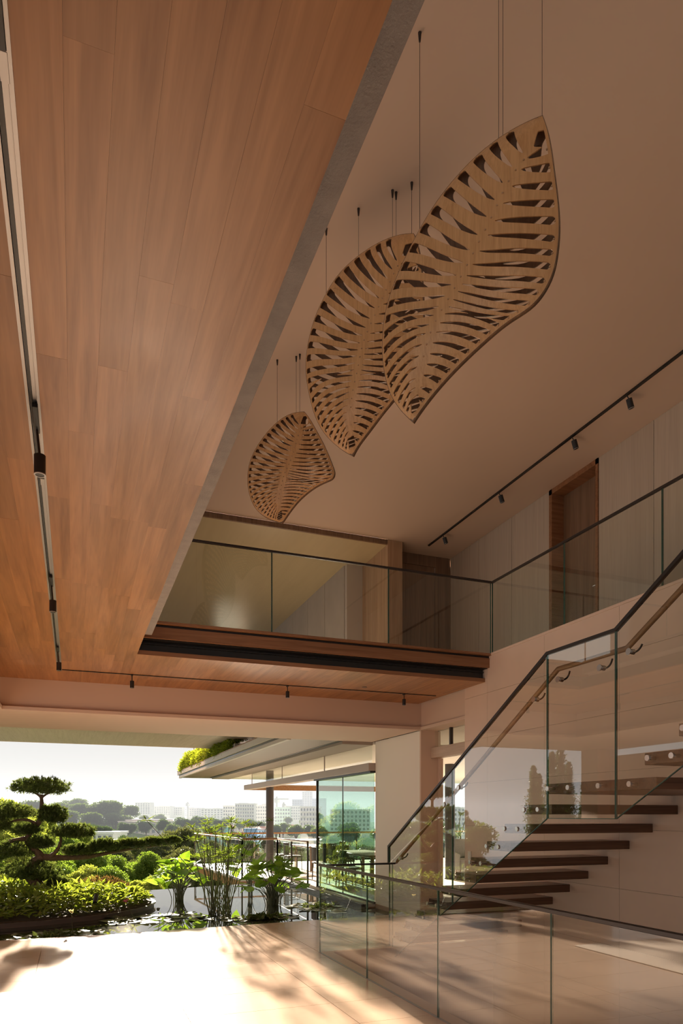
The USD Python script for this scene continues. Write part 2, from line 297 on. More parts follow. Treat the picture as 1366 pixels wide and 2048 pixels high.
# lounge behind the stone wall
struct('ceiling', bx(5.64, 12, 8.65, 12.6, 3.05, 3.20), M_offwhite)
struct('wall_right', bx(11.9, 12, 8.6, 11.9, 0, 3.2), M_cream)
struct('wall_front', bx(5.5, 12, 8.5, 8.62, 0, 3.2), M_cream)
w3 = sgroup('window_2')
obj('pane', bx(5.55, 5.56, 8.72, 10.14, 2.78, 3.05), M_glass, w3)
obj('window_frame', cat_([bx(5.53, 5.58, 9.60, 9.64, 2.77, 3.05), bx(5.53, 5.58, 8.70, 8.73, 2.77, 3.05)]), M_bronze, w3)
# ================================================================== STAIR AND BALUSTRADES
RISE, GO, Y0 = 0.175, 0.302, 7.935
XT, XG = 3.82, 3.765
stair = thing('staircase', 'floating staircase of dark timber treads cantilevered from the pink stone wall', 'stairs', (XT, Y0, 0))
def tread_span(k):
    if k <= 10: near = Y0 - GO * k; return near, near + 0.40
    if k == 11: return 3.77, 5.0
    near = 3.77 - 0.302 * (k - 11); return near, near + 0.41
for k in range(1, 22):
    a, b = tread_span(k); z = RISE * k
    obj('landing' if k == 11 else 'tread', bx(XT, XW + .001, a, b, z - .085, z, .004), M_tread, stair)
bal = thing('stair_balustrade', 'clear glass stair balustrade with black capping rail and round timber handrail', 'balustrade', (XG, 8.07, 0))
SL = RISE / GO
def zb(y): return 1.63 if 4.09 <= y <= 4.89 else (1.63 - SL * (y - 4.89) if y > 4.89 else 1.63 + SL * (4.09 - y))
def zt(y): return 3.02 if 4.09 <= y <= 4.89 else (3.02 - 0.557 * (y - 4.89) if y > 4.89 else 3.02 + SL * (4.09 - y))
for a, b in ((8.07, 6.48), (6.48, 4.89), (4.89, 4.09), (4.09, 2.66), (2.66, 1.2)):
    a2, b2 = a - .004, b + .004
    g = obj('glass_panel', poly_x([(b2, zb(b)), (a2, zb(a)), (a2, zt(a)), (b2, zt(b))], XG - .0125, XG), M_sglass, bal)
    ed = [poly_x([(y - .003, zb(y)), (y + .003, zb(y)), (y + .003, zt(y)), (y - .003, zt(y))], XG - .013, XG + .0005) for y in (a2, b2)]
    ed.append(poly_x([(b2, zb(b) - .004), (a2, zb(a) - .004), (a2, zb(a) + .002), (b2, zb(b) + .002)], XG - .013, XG + .0005))
    for e_ in ed: obj('glass_edge', e_, M_gedge, g)
rail = [(8.085, 1.05), (8.085, 1.262), (4.89, 3.02 + .012), (4.09, 3.02 + .012), (1.2, zt(1.2) + .012)]
def ribbon(pts, x0, x1, h):
    return poly_x(list(shapely.LineString(pts).buffer(h, cap_style='flat', join_style='mitre').exterior.coords)[:-1], x0, x1)
obj('top_rail', ribbon(rail, XG - .022, XG + .010, .013), M_bronze, bal)
XH = 3.845
hr = [(XH, 8.02, 1.075), (XH, 4.86, 2.90), (XH, 4.07, 2.90), (XH, 1.2, 2.90 + SL * 2.87)]
def mitre_tube(pts, r, n=16):
    P = [np.array(p, float) for p in pts]; out = []
    for i in range(len(P) - 1): out.append(cyl(P[i], P[i+1], r, n))
    for p in P[1:-1]: s = trimesh.creation.icosphere(2, r); s.apply_translation(p); out.append(s)
    return cat_(out)
obj('handrail', mitre_tube(hr, .0215), M_rail_wood, bal)
obj('handrail_end', cyl((XH, 8.02, 1.075), (XH, 8.05, 1.058), .0218), M_steel, bal)
for y, z in ((7.75, 1.13), (6.652, 1.775), (6.348, 1.948), (5.068, 2.669), (4.743, 2.784), (4.253, 2.783), (3.954, 2.841), (2.9, 3.46)):
    b = obj('bracket', cat_([cyl((XG - .022, y, z), (XG - .0125, y, z), .025, 24), cyl((XG, y, z), (XG + .03, y, z), .020, 20)]), M_steel, bal, smooth=40)
    obj('bracket_arm', tube(spline([(XG + .03, y, z), (XH - .01, y, z + .015), (XH, y - .03, z + .07 if abs(y - 4.5) < .5 else z + .055)], 8), .0075), M_bronze, b)
for k in range(1, 18):
    a, b = tread_span(k); z = RISE * k - .043
    for y in ((a + .1, b - .1) if k != 11 else (3.95, 4.27, 4.62, 4.88)):
        obj('standoff', cat_([cyl((XG - .022, y, z), (XG - .012, y, z), .021, 16), cyl((XG, y, z), (XT + .002, y, z), .013, 12)]), M_steel, bal, smooth=40)
# railing round the opening
fr = thing('floor_railing', 'frameless glass railing with slim bronze top rail around the stair opening', 'railing', (2.776, 7.95, 0))
yr = [7.94, 6.49, 5.015, 3.57, 2.12, 0.67, -0.8]
for a, b in zip(yr[:-1], yr[1:]):
    g = obj('glass_panel', bx(2.770, 2.782, b + .004, a - .004, .0, 1.045), M_sglass, fr)
    for y in (a - .005, b + .005): obj('glass_edge', bx(2.7695, 2.7825, y - .003, y + .003, 0, 1.045), M_gedge, g)
g = obj('glass_panel', bx(2.785, 3.755, 7.955, 7.967, 0.0, 1.04), M_glass, fr)
obj('glass_edge', bx(3.752, 3.757, 7.9545, 7.9675, 0.0, 1.04), M_gedge, g)
obj('top_rail', cat_([bx(2.757, 2.795, -0.8, 7.97, 1.045, 1.072, .003)]), M_bronze, fr)
obj('top_rail', bx(2.795, 3.79, 7.945, 7.98, 1.04, 1.062, .003), M_black, fr)
obj('floor_shoe', bx(2.764, 2.788, -0.8, 7.96, -.004, .006), M_alu, fr)
# upper balustrades
ub = thing('bridge_balustrade', 'glass balustrade with dark top rail along the upper bridge edge', 'balustrade', (0.68, 8.0, 3.84))
xb = [-0.85, 0.68, 2.20, 3.73, 5.25]
for a, b in zip(xb[:-1], xb[1:]):
    g = obj('glass_panel', bx(a + .004, b - .004, 8.03, 8.042, 3.838, 4.79), M_glass, ub)
    for x in (a + .005, b - .005): obj('glass_edge', bx(x - .003, x + .003, 8.0295, 8.0425, 3.838, 4.79), M_gedge, g)
obj('top_rail', bx(-0.85, 5.25, 8.02, 8.052, 4.79, 4.815, .002), M_bronze, ub)
uc = thing('gallery_balustrade', 'glass balustrade with dark top rail along the upper gallery above the stair', 'balustrade', (5.26, 8.0, 3.84))
yb_ = [8.03, 6.55, 5.12, 3.69, 2.26, 0.8]
for a, b in zip(yb_[:-1], yb_[1:]):
    g = obj('glass_panel', bx(5.262, 5.274, b + .004, a - .004, 3.845, 4.79), M_glass, uc)
    for y in (a - .005, b + .005): obj('glass_edge', bx(5.2615, 5.2745, y - .003, y + .003, 3.845, 4.79), M_gedge, g)
obj('top_rail', bx(5.252, 5.284, 0.8, 8.05, 4.79, 4.815, .002), M_bronze, uc)
# switch plate on the stone wall
sp = thing('switch_plate', 'small white switch plate on the stone wall beside the stair start', 'switch', (XW, 8.56, 1.06))
obj('plate', bx(XW - .012, XW, 8.515, 8.60, 1.02, 1.15, .003), M_offwhite, sp)
obj('rocker', cat_([bx(XW - .016, XW - .012, 8.53, 8.585, z, z + .04, .002) for z in (1.04, 1.09)]), plain('switch_white', (.85, .84, .8), .35), sp)
# ================================================================== TRACK LIGHTS
tc = thing('ceiling_track', 'long grey recessed lighting track running through the plank ceiling toward the pond', 'light track', (-.168, 9.4, ZC))
obj('channel', cat_([bx(-.197, -.14, -1.2, 9.42, ZC + .028, ZC + .03), bx(-.197, -.185, -1.2, 9.42, ZC - .002, ZC + .03), bx(-.152, -.14, -1.2, 9.42, ZC - .002, ZC + .03)]), M_alu, tc)
obj('track_slot', bx(-.183, -.170, -1.2, 9.42, ZC + .010, ZC + .028), M_black, tc)
obj('track_rib', bx(-.169, -.153, -1.2, 9.42, ZC + .006, ZC + .028), M_alu, tc)
tx = thing('ceiling_track', 'thin black lighting track across the plank ceiling under the bridge', 'light track', (-.12, 9.36, ZC))
obj('rail', bx(-.14, 5.12, 9.345, 9.37, ZC - .008, ZC + .003), M_black, tx)
obj('end_cap', bx(5.10, 5.13, 9.34, 9.375, ZC - .009, ZC + .003), M_bronze, tx)
tu = thing('ceiling_track', 'black lighting track on the high ceiling along the gallery', 'light track', (5.9, 11, ZH))
obj('rail', bx(5.885, 5.915, 1, 11.0, ZH - .022, ZH), M_black, tu)
obj('end_cap', bx(5.883, 5.917, 10.99, 11.01, ZH - .023, ZH), M_bronze, tu)
def spot(x, y, z, label, group=None, drop=.07, r=.026, h=.085, adx=0.0, ady=0.12, tilt=0):
    t = thing('track_spot', label, 'spotlight', (x, y, z), group)
    obj('adapter', bx(x + adx - .012, x + adx + .012, y - ady, y + .03, z - .020, z, .002), M_black, t)
    obj('stem', cyl((x + adx, y, z - .02), (x, y, z - drop), .006, 8), M_black, t)
    R = trimesh.transformations.rotation_matrix(math.radians(tilt), [0, 1, 0], (x, y, z - drop))
    b = cyl((x, y, z - drop + .004), (x, y, z - drop - h), r, 24); b.apply_transform(R)
    b = obj('body', b, M_black, t, smooth=40)
    q = lathe([(r*.78, 0), (r*1.02, 0), (r*1.02, .004), (r*.78, .004)], (x, y, z - drop - h - .003)); q.apply_transform(R)
    obj('bezel', q, M_alu, b)
    l = cyl((x, y, z - drop - h + .0), (x, y, z - drop - h - .0012), r*.78, 20); l.apply_transform(R)
    obj('lens', l, M_black, b)
    return t
spot(-.150, 3.56, ZC, 'black cylinder spotlight nearest the camera on the grey recessed track', drop=.14, adx=-.012, ady=.2)
spot(-.155, 5.92, ZC, 'black cylinder spotlight halfway along the grey recessed track', drop=.14, adx=-.01, ady=.2)
spot(-.155, 8.28, ZC, 'black cylinder spotlight at the far end of the grey recessed track', drop=.14, adx=-.01, ady=.2)
spot(.70, 9.358, ZC, 'black spotlight at the left on the thin track under the bridge', drop=.09, ady=.02)
spot(2.79, 9.358, ZC, 'black spotlight in the middle of the thin track under the bridge', drop=.09, ady=.02)
spot(4.60, 9.358, ZC, 'black spotlight at the right on the thin track under the bridge', drop=.09, ady=.02)
for y, w in ((10.5, 'at the far end of'), (8.82, 'second from the far end of'), (7.19, 'second from the near end of'), (6.25, 'nearest the viewer on')):
    spot(5.93, y, ZH, f'small black spotlight {w} the high gallery track', drop=.06, adx=-.03, r=.034, h=.10, tilt=-20, ady=.05)
for y in (3.98, 1.72):
    t = thing('track_connector', 'small power connector in the grey recessed track ' + ('just past the nearest spotlight' if y > 2 else 'at the upper left edge'), 'track connector', (-.16, y, ZC))
    obj('body', bx(-.168, -.150, y - .1, y + .12, ZC - .004, ZC + .006, .002), M_black, t)
    obj('sleeve', bx(-.172, -.148, y + .12, y + .20, ZC - .003, ZC + .006, .002), M_alu, t)
struct('trim_16', cyl((3.85, 9.1, ZC - .002), (3.85, 9.1, ZC + .003), .035, 20), M_bronze)
# ================================================================== PENDANT LEAVES
M_rivet = plain('rivet', (0.62, 0.42, 0.26), 0.3, metallic=0.7)
M_cable = plain('cable', (0.12, 0.10, 0.09), 0.4, metallic=0.5)
LEAVES = [
 dict(P0=(2.19, 3.53), p=(0.6, -0.8), n=(21, 22), b=0.10, ins=1.0,
  L=[(0.407,5.534),(0.257,5.546),(0.085,5.524),(-0.064,5.467),(-0.24,5.349),(-0.381,5.196),(-0.492,5.034),(-0.572,4.863),(-0.606,4.673),(-0.595,4.465),(-0.537,4.273),(-0.458,4.148),(-0.392,4.073)],
  R=[(0.407,5.534),(0.443,5.395),(0.465,5.241),(0.487,5.053),(0.497,4.872),(0.487,4.743),(0.465,4.646),(0.421,4.566),(0.349,4.505),(0.229,4.469),(0.085,4.411),(-0.054,4.338),(-0.219,4.23),(-0.392,4.073)],
  M=[(0.407,5.534),(0.335,5.288),(0.275,5.217),(0.181,5.069),(0.073,4.907),(-0.029,4.766),(-0.107,4.668),(-0.193,4.566),(-0.294,4.362),(-0.392,4.073)],
  cab=[(-0.36, 0.02), (0.15, 0), (0.165, 0.03), (0.40, 0)], label='large perforated plywood leaf pendant, frontmost and highest of the three'),
 dict(P0=(2.19, 5.01), p=(0.6, -0.8), n=(25, 24), b=0.11, ins=1.0,
  L=[(0.363,6.056),(0.21,6.106),(0.092,6.119),(-0.049,6.11),(-0.173,6.083),(-0.332,6.01),(-0.441,5.907),(-0.53,5.785),(-0.598,5.624),(-0.632,5.459),(-0.63,5.299),(-0.598,5.139),(-0.547,4.965),(-0.463,4.801),(-0.343,4.657),(-0.247,4.571),(-0.178,4.522)],
  R=[(0.363,6.056),(0.401,5.929),(0.424,5.784),(0.438,5.584),(0.442,5.379),(0.424,5.217),(0.382,5.08),(0.306,4.952),(0.181,4.846),(0.092,4.778),(-0.029,4.674),(-0.121,4.594),(-0.178,4.522)],
  M=[(0.363,6.056),(0.316,5.889),(0.249,5.754),(0.151,5.576),(0.042,5.408),(-0.029,5.266),(-0.059,5.144),(-0.105,4.981),(-0.142,4.814),(-0.178,4.522)],
  cab=[(-0.13, 0), (0.175, 0), (0.19, .03), (-0.45, .02), (0.33, 0.02)], label='large perforated plywood leaf pendant hanging behind the front leaf'),
 dict(P0=(2.19, 6.96), p=(0.751, -0.661), n=(27, 27), b=0.09, ins=.8,
  L=[(0.078,5.861),(0.004,5.872),(-0.084,5.87),(-0.191,5.838),(-0.299,5.774),(-0.399,5.687),(-0.5,5.566),(-0.565,5.437),(-0.588,5.3),(-0.583,5.176),(-0.551,5.055),(-0.491,4.938),(-0.417,4.861),(-0.317,4.797),(-0.182,4.738)],
  R=[(0.078,5.861),(0.143,5.768),(0.212,5.643),(0.29,5.493),(0.358,5.338),(0.4,5.228),(0.414,5.162),(0.396,5.118),(0.341,5.096),(0.247,5.072),(0.169,5.041),(0.074,4.988),(-0.014,4.921),(-0.102,4.83),(-0.182,4.738)],
  M=[(0.078,5.861),(0.074,5.694),(0.039,5.572),(-0.005,5.419),(-0.058,5.299),(-0.102,5.218),(-0.138,5.127),(-0.178,5.004),(-0.2,4.885),(-0.182,4.738)],
  cab=[(-0.24, 0), (-0.03, 0.02), (0.02, 0)], label='small perforated plywood leaf pendant hanging farthest back near the bridge'),
]
SLOT_L = [(.093,.050,.163),(.140,.052,.211),(.188,.054,.261),(.241,.054,.311),(.291,.052,.361),(.343,.050,.416),(.393,.047,.463),(.448,.042,.501),(.499,.038,.540),(.551,.033,.568),(.604,.032,.603),(.646,.031,.638),(.691,.031,.665),(.737,.028,.693),(.779,.029,.720),(.819,.029,.753),(.852,.031,.788),(.887,.031,.820),(.917,.031,.855),(.945,.027,.883),(.965,.024,.916)]
SLOT_R = [(.108,.028,.171),(.168,.029,.208),(.225,.033,.263),(.278,.036,.316),(.328,.040,.368),(.378,.038,.411),(.416,.038,.461),(.451,.038,.503),(.489,.037,.538),(.521,.036,.565),(.554,.028,.588),(.589,.022,.615),(.617,.019,.640),(.649,.022,.663),(.679,.024,.693),(.714,.026,.723),(.752,.028,.755),(.790,.028,.788),(.825,.023,.820),(.862,.020,.853),(.900,.018,.891),(.932,.015,.923)]
def arc(pts, n=200):
    P = spline(pts, n); t = np.r_[0, np.cumsum(np.linalg.norm(np.diff(P, axis=0), axis=1))]; t /= t[-1]
    return lambda s: np.array([np.interp(s, t, P[:, 0]), np.interp(s, t, P[:, 1])])
def slot(inner, outer, h, bow, hi=0.0025):
    """tear-drop slot: pointed at the midrib, round towards the rim"""
    d = outer - inner; ctl = (inner + outer) / 2 + bow; C = []
    for t in np.linspace(0, 1, 11):
        c = (1-t)**2 * inner + 2*t*(1-t) * ctl + t*t * outer
        C.append(Point(c).buffer(hi + (h - hi) * t**0.62, 6))
    return unary_union([MultiPoint(list(a.exterior.coords) + list(b.exterior.coords)).convex_hull for a, b in zip(C[:-1], C[1:])])
def leaf_shape(lf, shift=0.0, wide=1.0):
    aL, aR, aM = arc(lf['L']), arc(lf['R']), arc(lf['M'])
    ol = Polygon(list(spline(lf['L'], 70)) + list(spline(lf['R'], 70))[::-1]).buffer(0)
    slots = []; rim = []
    for side, a, n, T in ((-1, aL, lf['n'][0], SLOT_L), (1, aR, lf['n'][1], SLOT_R)):
        T = np.array(T); q = np.linspace(0, 1, len(T)); qq = np.linspace(0, 1, n); so, io, si = [np.interp(qq, q, T[:, k]) for k in range(3)]; so = so + shift
        E = [a(min(s, .985)) for s in so]; I = [aM(s) for s in si]; O = []
        for e, m, k in zip(E, I, io): d = (m - e) / np.linalg.norm(m - e); O.append(e + d * min(k * lf['ins'], .3 * np.linalg.norm(m - e)))
        for i in range(n):
            d = I[i] - O[i]; dl = np.linalg.norm(d); d = d / dl; inn = I[i] - d * min(.038, .2 * dl); O2 = O[i + 1] if i < n - 1 else O[i - 1]
            nrm = np.array([-d[1], d[0]]); gap = abs((O2 - O[i]) @ nrm)
            if nrm[1] > 0: nrm = -nrm
            slots.append(slot(inn, O[i], wide * .265 * max(gap, .022), nrm * .07 * dl * (1 if i < n * .55 else -1)))
            rim.append(E[i] + d * .022)
    tip = aM(.09); slots.append(Polygon([tip + (-.020, -.035), tip + (.030, -.04), tip + (.034, .05), tip + (-.004, .04)]).buffer(.010))
    end = aM(.955); slots.append(Polygon([end + (-.022, -.02), end + (.02, .0), end + (.022, .06), end + (-.012, .04)]).buffer(.006))
    inner = ol.buffer(-.018)
    holes = unary_union([s.intersection(inner) for s in slots])
    return ol, ol.difference(holes), rim, [aM(s) for s in np.linspace(.17, .8, 18)]
def lift(lf, ol, a, z, off, bul):
    """leaf-plane (a, z) -> world, bulging from the rim; off is distance along the face normal"""
    p = np.array(lf['p']); p = p / np.linalg.norm(p); n = np.array([p[1], -p[0]])
    d = shapely.distance(shapely.points(a, z), ol.exterior); D = .30
    k = off + bul * (1 - (1 - np.clip(d / D, 0, 1)) ** 2)
    return np.stack([lf['P0'][0] + p[0]*a + n[0]*k, lf['P0'][1] + p[1]*a + n[1]*k, z], 1)
def sheet(lf, ol, shape, off, bul, th):
    polys = []
    for g in (shape.geoms if hasattr(shape, 'geoms') else [shape]):
        polys += [np.array(g.exterior.coords)[:-1]] + [np.array(r.coords)[:-1] for r in g.interiors]
    m = m3.Manifold.extrude(m3.CrossSection(polys, m3.FillRule.EvenOdd), th).refine_to_length(.05).to_mesh()
    v = m.vert_properties[:, :3]; V = lift(lf, ol, v[:, 0], v[:, 1], 0, bul)
    p = np.array(lf['p']); p = p / np.linalg.norm(p); n = np.array([p[1], -p[0], 0])
    return trimesh.Trimesh(V + (off + v[:, 2])[:, None] * n, m.tri_verts, process=False)
for k, lf in enumerate(LEAVES):
    lf['p'] = np.array(lf['p']) / np.linalg.norm(lf['p'])
    ol, shp, rim, rib = leaf_shape(lf)
    t = thing('leaf_pendant', lf['label'], 'pendant lamp', (*lf['P0'], ZH), 'perforated leaf pendants over the stair hall')
    obj('front_shell', sheet(lf, ol, shp, 0.004, lf['b'], .007), M_leafwood, t, smooth=30)
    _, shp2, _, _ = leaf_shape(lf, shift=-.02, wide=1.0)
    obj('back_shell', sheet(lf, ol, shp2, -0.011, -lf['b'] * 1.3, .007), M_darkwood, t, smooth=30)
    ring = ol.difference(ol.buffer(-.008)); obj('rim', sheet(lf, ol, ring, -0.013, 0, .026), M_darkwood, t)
    dots = []
    for q in rim + rib:
        o = lift(lf, ol, np.array([q[0]]), np.array([q[1]]), .012, lf['b'])[0]
        s = trimesh.creation.icosphere(1, .0055); s.apply_translation(o); dots.append(s)
    obj('rivet', cat_(dots), M_rivet, t, kind='stuff')
    for a, o in lf['cab']:
        xy = np.array(lf['P0']) + lf['p'] * a - np.array([lf['p'][1], -lf['p'][0]]) * o
        ys_ = LineString([(a, 0), (a, 9)]).intersection(ol).bounds[3]
        obj('cable', cyl((*xy, ys_ - .02), (*xy, ZH - .03), .0016, 6), M_cable, t)
        obj('ceiling_anchor', cyl((*xy, ZH - .055), (*xy, ZH), .006, 12, .011), M_bronze, t)
# ================================================================== POND AND GARDEN
rs = np.random.default_rng(11)
nodes = {'g': ('geometry', {}), 'm': ('mapping', {'scale': (1.6, 3.0, 1)}), 'n': ('noise_texture', {'scale': 1.0, 'detail': 3.0, 'distortion': 0.6}), 'b': ('bump', {'strength': 0.012, 'distance': 0.02}),
         'p': ('principled_bsdf', {'base_color': (0.028, 0.030, 0.022), 'roughness': 0.02, 'ior': 4.0, 'specular_ior_level': 0.6})}
M_water = M('pond_water', nodes, [('g.position', 'm.vector'), ('m.vector', 'n.vector'), ('n.fac', 'b.height')], 'p.BSDF')
ZW = -0.08
def ngon(pts, z0, z1):
    m = m3.Manifold.extrude(m3.CrossSection([np.array(pts, float)], m3.FillRule.EvenOdd), z1 - z0).to_mesh()
    v = m.vert_properties[:, :3].copy(); v[:, 2] += z0; return trimesh.Trimesh(v, m.tri_verts, process=False)
obj('pond', ngon([(-9, 9.6), (-.9, 10.112), (5.3, 10.595), (5.3, 17.6), (4.3, 17.5), (1.6, 16.75), (-3, 17.2), (-9, 17.2)], -.5, ZW), M_water, label='still dark reflecting pond with an infinity edge beyond the stone floor', cat='pond')
M_bark = plain('bark', (0.10, 0.062, 0.042), 0.85, bump=0.8, bscale=35, vary=0.35, vscale=14)
M_soil = plain('soil', (0.05, 0.035, 0.022), 0.95)
M_kerb = plain('planter_metal', (0.09, 0.07, 0.06), 0.5)
M_bonsai = leafmat('podocarpus_leaf', (0.075, 0.11, 0.035), (0.26, 0.31, 0.11), trans=.36, rough=.38)
M_cover = leafmat('ground_cover_leaf', (0.15, 0.21, 0.03), (0.46, 0.47, 0.13), trans=.4, rough=.42)
M_arrow = leafmat('water_plant_leaf', (0.13, 0.25, 0.025), (0.36, 0.47, 0.06), trans=.5, rough=.35)
M_stem = plain('green_stem', (0.10, 0.13, 0.04), 0.5)
M_dkstem = plain('dark_stem', (0.055, 0.060, 0.028), 0.55)
M_papyrus = leafmat('papyrus_leaf', (0.10, 0.16, 0.02), (0.27, 0.33, 0.05), trans=.45)
M_pad = leafmat('lily_pad', (0.10, 0.12, 0.06), (0.36, 0.36, 0.27), trans=.1, rough=.28, vscale=3)
M_brownleaf = leafmat('brown_shrub_leaf', (0.10, 0.062, 0.03), (0.20, 0.13, 0.06), trans=.3)
def blades(P, D, L, Wd, fold=.25, curl=.15, seg=2):
    """pointed leaves at P along unit D, length L, width Wd: seg=1 gives a rhombus, seg=2 a folded, drooping leaf"""
    n = len(P); L = np.broadcast_to(L, n)[:, None]; Wd = np.broadcast_to(Wd, n)[:, None]
    S = np.cross(D, np.array([0, 0, 1.0]) + .3 * rs.normal(size=(n, 3))); S /= np.maximum(np.linalg.norm(S, axis=1, keepdims=True), 1e-6)
    U = np.cross(S, D)
    if seg == 1:
        V = np.stack([P, P + D*L*.5 + S*Wd*.5 + U*Wd*fold, P + D*L, P + D*L*.5 - S*Wd*.5 + U*Wd*fold], 1)
        F = np.array([[0, 1, 2], [0, 2, 3]]); k = 4
    else:
        V = np.stack([P, P + D*L*.35 + S*Wd*.5 + U*Wd*fold, P + D*L*.40, P + D*L*.35 - S*Wd*.5 + U*Wd*fold,
                      P + D*L*.75 + S*Wd*.30 + U*(Wd*fold*.6 - L*curl*.4), P + D*L*.75 - S*Wd*.30 + U*(Wd*fold*.6 - L*curl*.4), P + D*L - U*L*curl], 1)
        F = np.array([[0, 1, 2], [0, 2, 3], [1, 4, 2], [2, 5, 3], [4, 6, 2], [2, 6, 5]]); k = 7
    return trimesh.Trimesh(V.reshape(-1, 3), (F[None] + (np.arange(n) * k)[:, None, None]).reshape(-1, 3), process=False)
def unit(v): return v / np.maximum(np.linalg.norm(v, axis=-1, keepdims=True), 1e-9)
# ---- planter island
cx_, cy_, ra, rb = -1.5, 14.0, 2.95, 2.2
th = np.linspace(0, 2*PI, 96, endpoint=False)
isl = thing('planter_island', 'oval planter island with a thin dark metal rim standing in the pond', 'planter', (cx_, cy_, ZW))
def oval(k): return list(zip(cx_ + ra*k*np.cos(th), cy_ + rb*k*np.sin(th)))
ring = m3.Manifold.extrude(m3.CrossSection([np.array(oval(1.0)), np.array(oval(.985))], m3.FillRule.EvenOdd), .10).to_mesh()
v = ring.vert_properties[:, :3].copy(); v[:, 2] += ZW - .02; obj('rim', trimesh.Trimesh(v, ring.tri_verts, process=False), M_kerb, isl)
v = ring.vert_properties[:, :3].copy(); v[:, :2] = (v[:, :2] - (cx_, cy_)) * 1.012 + (cx_, cy_); v[:, 2] = v[:, 2] * .16 + ZW + .065
obj('rim_lip', trimesh.Trimesh(v, ring.tri_verts, process=False), M_kerb, isl)
obj('soil', ngon(oval(.985), ZW - .1, ZW + .10), M_soil, isl)
n = 5200; r = np.sqrt(rs.random(n)) * .97; a = rs.random(n) * 2*PI
px, py = cx_ + ra*r*np.cos(a), cy_ + rb*r*np.sin(a)
hz = .05 + .27 * np.clip((1 - r) * 3.0, 0, 1) ** .6 * (0.75 + .5 * meshkit.noise(np.c_[px*1.3, py*1.3, px*0]))
P = np.c_[px, py, ZW + .08 + hz * (.35 + .65 * rs.random(n))]
D = np.c_[rs.normal(size=(n, 2)), rs.uniform(.0, 1.1, n)]; D[:, :2] += .5 * np.c_[np.cos(a), np.sin(a)] * r[:, None]; D = unit(D)
obj('ground_cover', blades(P, D, rs.uniform(.12, .21, n), rs.uniform(.05, .085, n), curl=.25), M_cover, label='dense yellow-green leafy ground cover filling the planter island', cat='plant', kind='stuff')
# ---- cloud-pruned tree; its own frame: A = to the right as seen from the house, B = away from it
TB = np.array([-0.62, 14.95, 0.02]); A_ = np.array([0.933, -0.359, 0]); B_ = np.array([0.359, 0.933, 0])
K = 0.0101
def tp(u, v, b=0.0): return TB + A_ * (u - 85) * K + B_ * b + np.array([0, 0, 1.65 - (v - 1632) * K - TB[2]])
bon = thing('pruned_tree', 'cloud-pruned dark green tree with a winding trunk on the planter island', 'tree', TB)
def limb(pts, r0, r1, n=24):
    P = spline([tp(*q) for q in pts], n); w = np.linspace(r0, r1, n) * (1 + .12 * np.sin(np.arange(n) * 1.7)); return tube(P, w, 9)
tr = obj('trunk', limb([(87, 1798), (85, 1782), (80, 1765), (66, 1752), (62, 1738, .05), (74, 1722), (88, 1712)], .125, .085), M_bark, bon, smooth=60)
for pts, r0, r1 in (([(88, 1712), (72, 1694, -.05), (60, 1676), (72, 1654, .06), (86, 1636), (88, 1612), (87, 1590)], .07, .035), ([(88, 1712), (110, 1714, .08), (165, 1713, .25), (220, 1703, .65), (268, 1696, .95), (318, 1690, 1.25)], .065, .014),
                     ([(106, 1710), (120, 1695), (123, 1680, .05), (124, 1668)], .045, .02), ([(60, 1676), (35, 1680, -.1), (8, 1688), (-25, 1694)], .045, .02), ([(76, 1648), (60, 1640), (40, 1640), (10, 1652)], .035, .015),
                     ([(87, 1612), (105, 1625, .1), (114, 1632)], .03, .012), ([(87, 1597), (72, 1586), (60, 1584)], .022, .01), ([(87, 1597), (100, 1588), (112, 1584)], .022, .01), ([(64, 1745), (50, 1742), (34, 1745)], .05, .02)):
    obj('branch', limb(pts, r0, r1, 16), M_bark, bon, smooth=60)
pads = [(84, 1577, 60, 19, .36), (30, 1626, 45, 17, .4), (-5, 1652, 40, 18, .4), (110, 1632, 30, 21, .22), (152, 1665, 42, 17, .3), (86, 1686, 26, 16, .2), (30, 1700, 48, 21, .4), (-20, 1712, 40, 20, .4), (68, 1742, 54, 25, .42), (60, 1660, 26, 12, .25),
        (150, 1702, 34, 13, .24), (195, 1694, 36, 15, .24), (240, 1692, 36, 13, .2), (283, 1688, 32, 10, .16), (313, 1686, 18, 8, .12), (120, 1764, 20, 12, .2)]
for (u, v, ru, rv, rd) in pads:
    ctr = tp(u, v, max(0, (u - 100) / 175.0) if 1683 < v < 1705 and u > 140 else 0.0); n = int(520 * (ru * rv / 700) ** .65 + 140)
    d = unit(rs.normal(size=(n, 3))); rad = rs.random(n) ** .35
    wob = .8 + .4 * meshkit.noise(d * 2.2 + u)
    loc = d * (rad * wob)[:, None]; loc[:, 2] = np.where(loc[:, 2] < 0, loc[:, 2] * .65, loc[:, 2])
    C = ctr + A_ * (loc[:, 0:1] * ru * K) + B_ * (loc[:, 1:2] * rd * 1.15) + np.array([0, 0, 1.0]) * (loc[:, 2:3] * rv * K)
    m = 9; P = np.repeat(C, m, 0); D = unit(np.repeat(unit(d * [1, 1, .5] + [0, 0, .9]), m, 0) + .85 * rs.normal(size=(n*m, 3)))
    obj('foliage_pad', blades(P, D, rs.uniform(.045, .085, n*m), rs.uniform(.012, .020, n*m), seg=1), M_bonsai, bon)
sh = thing('low_shrub', 'low brownish shrub at the back right end of the planter island', 'shrub', (.55, 15.5, 0))
n = 1500; d = unit(rs.normal(size=(n, 3))); d[:, 2] = abs(d[:, 2]); P = np.array([.55, 15.6, .02]) + d * (rs.random(n) ** .4)[:, None] * [.62, .4, .34]
obj('foliage', blades(P, unit(d + .6 * rs.normal(size=(n, 3))), .08, .03, seg=1), M_brownleaf, sh)
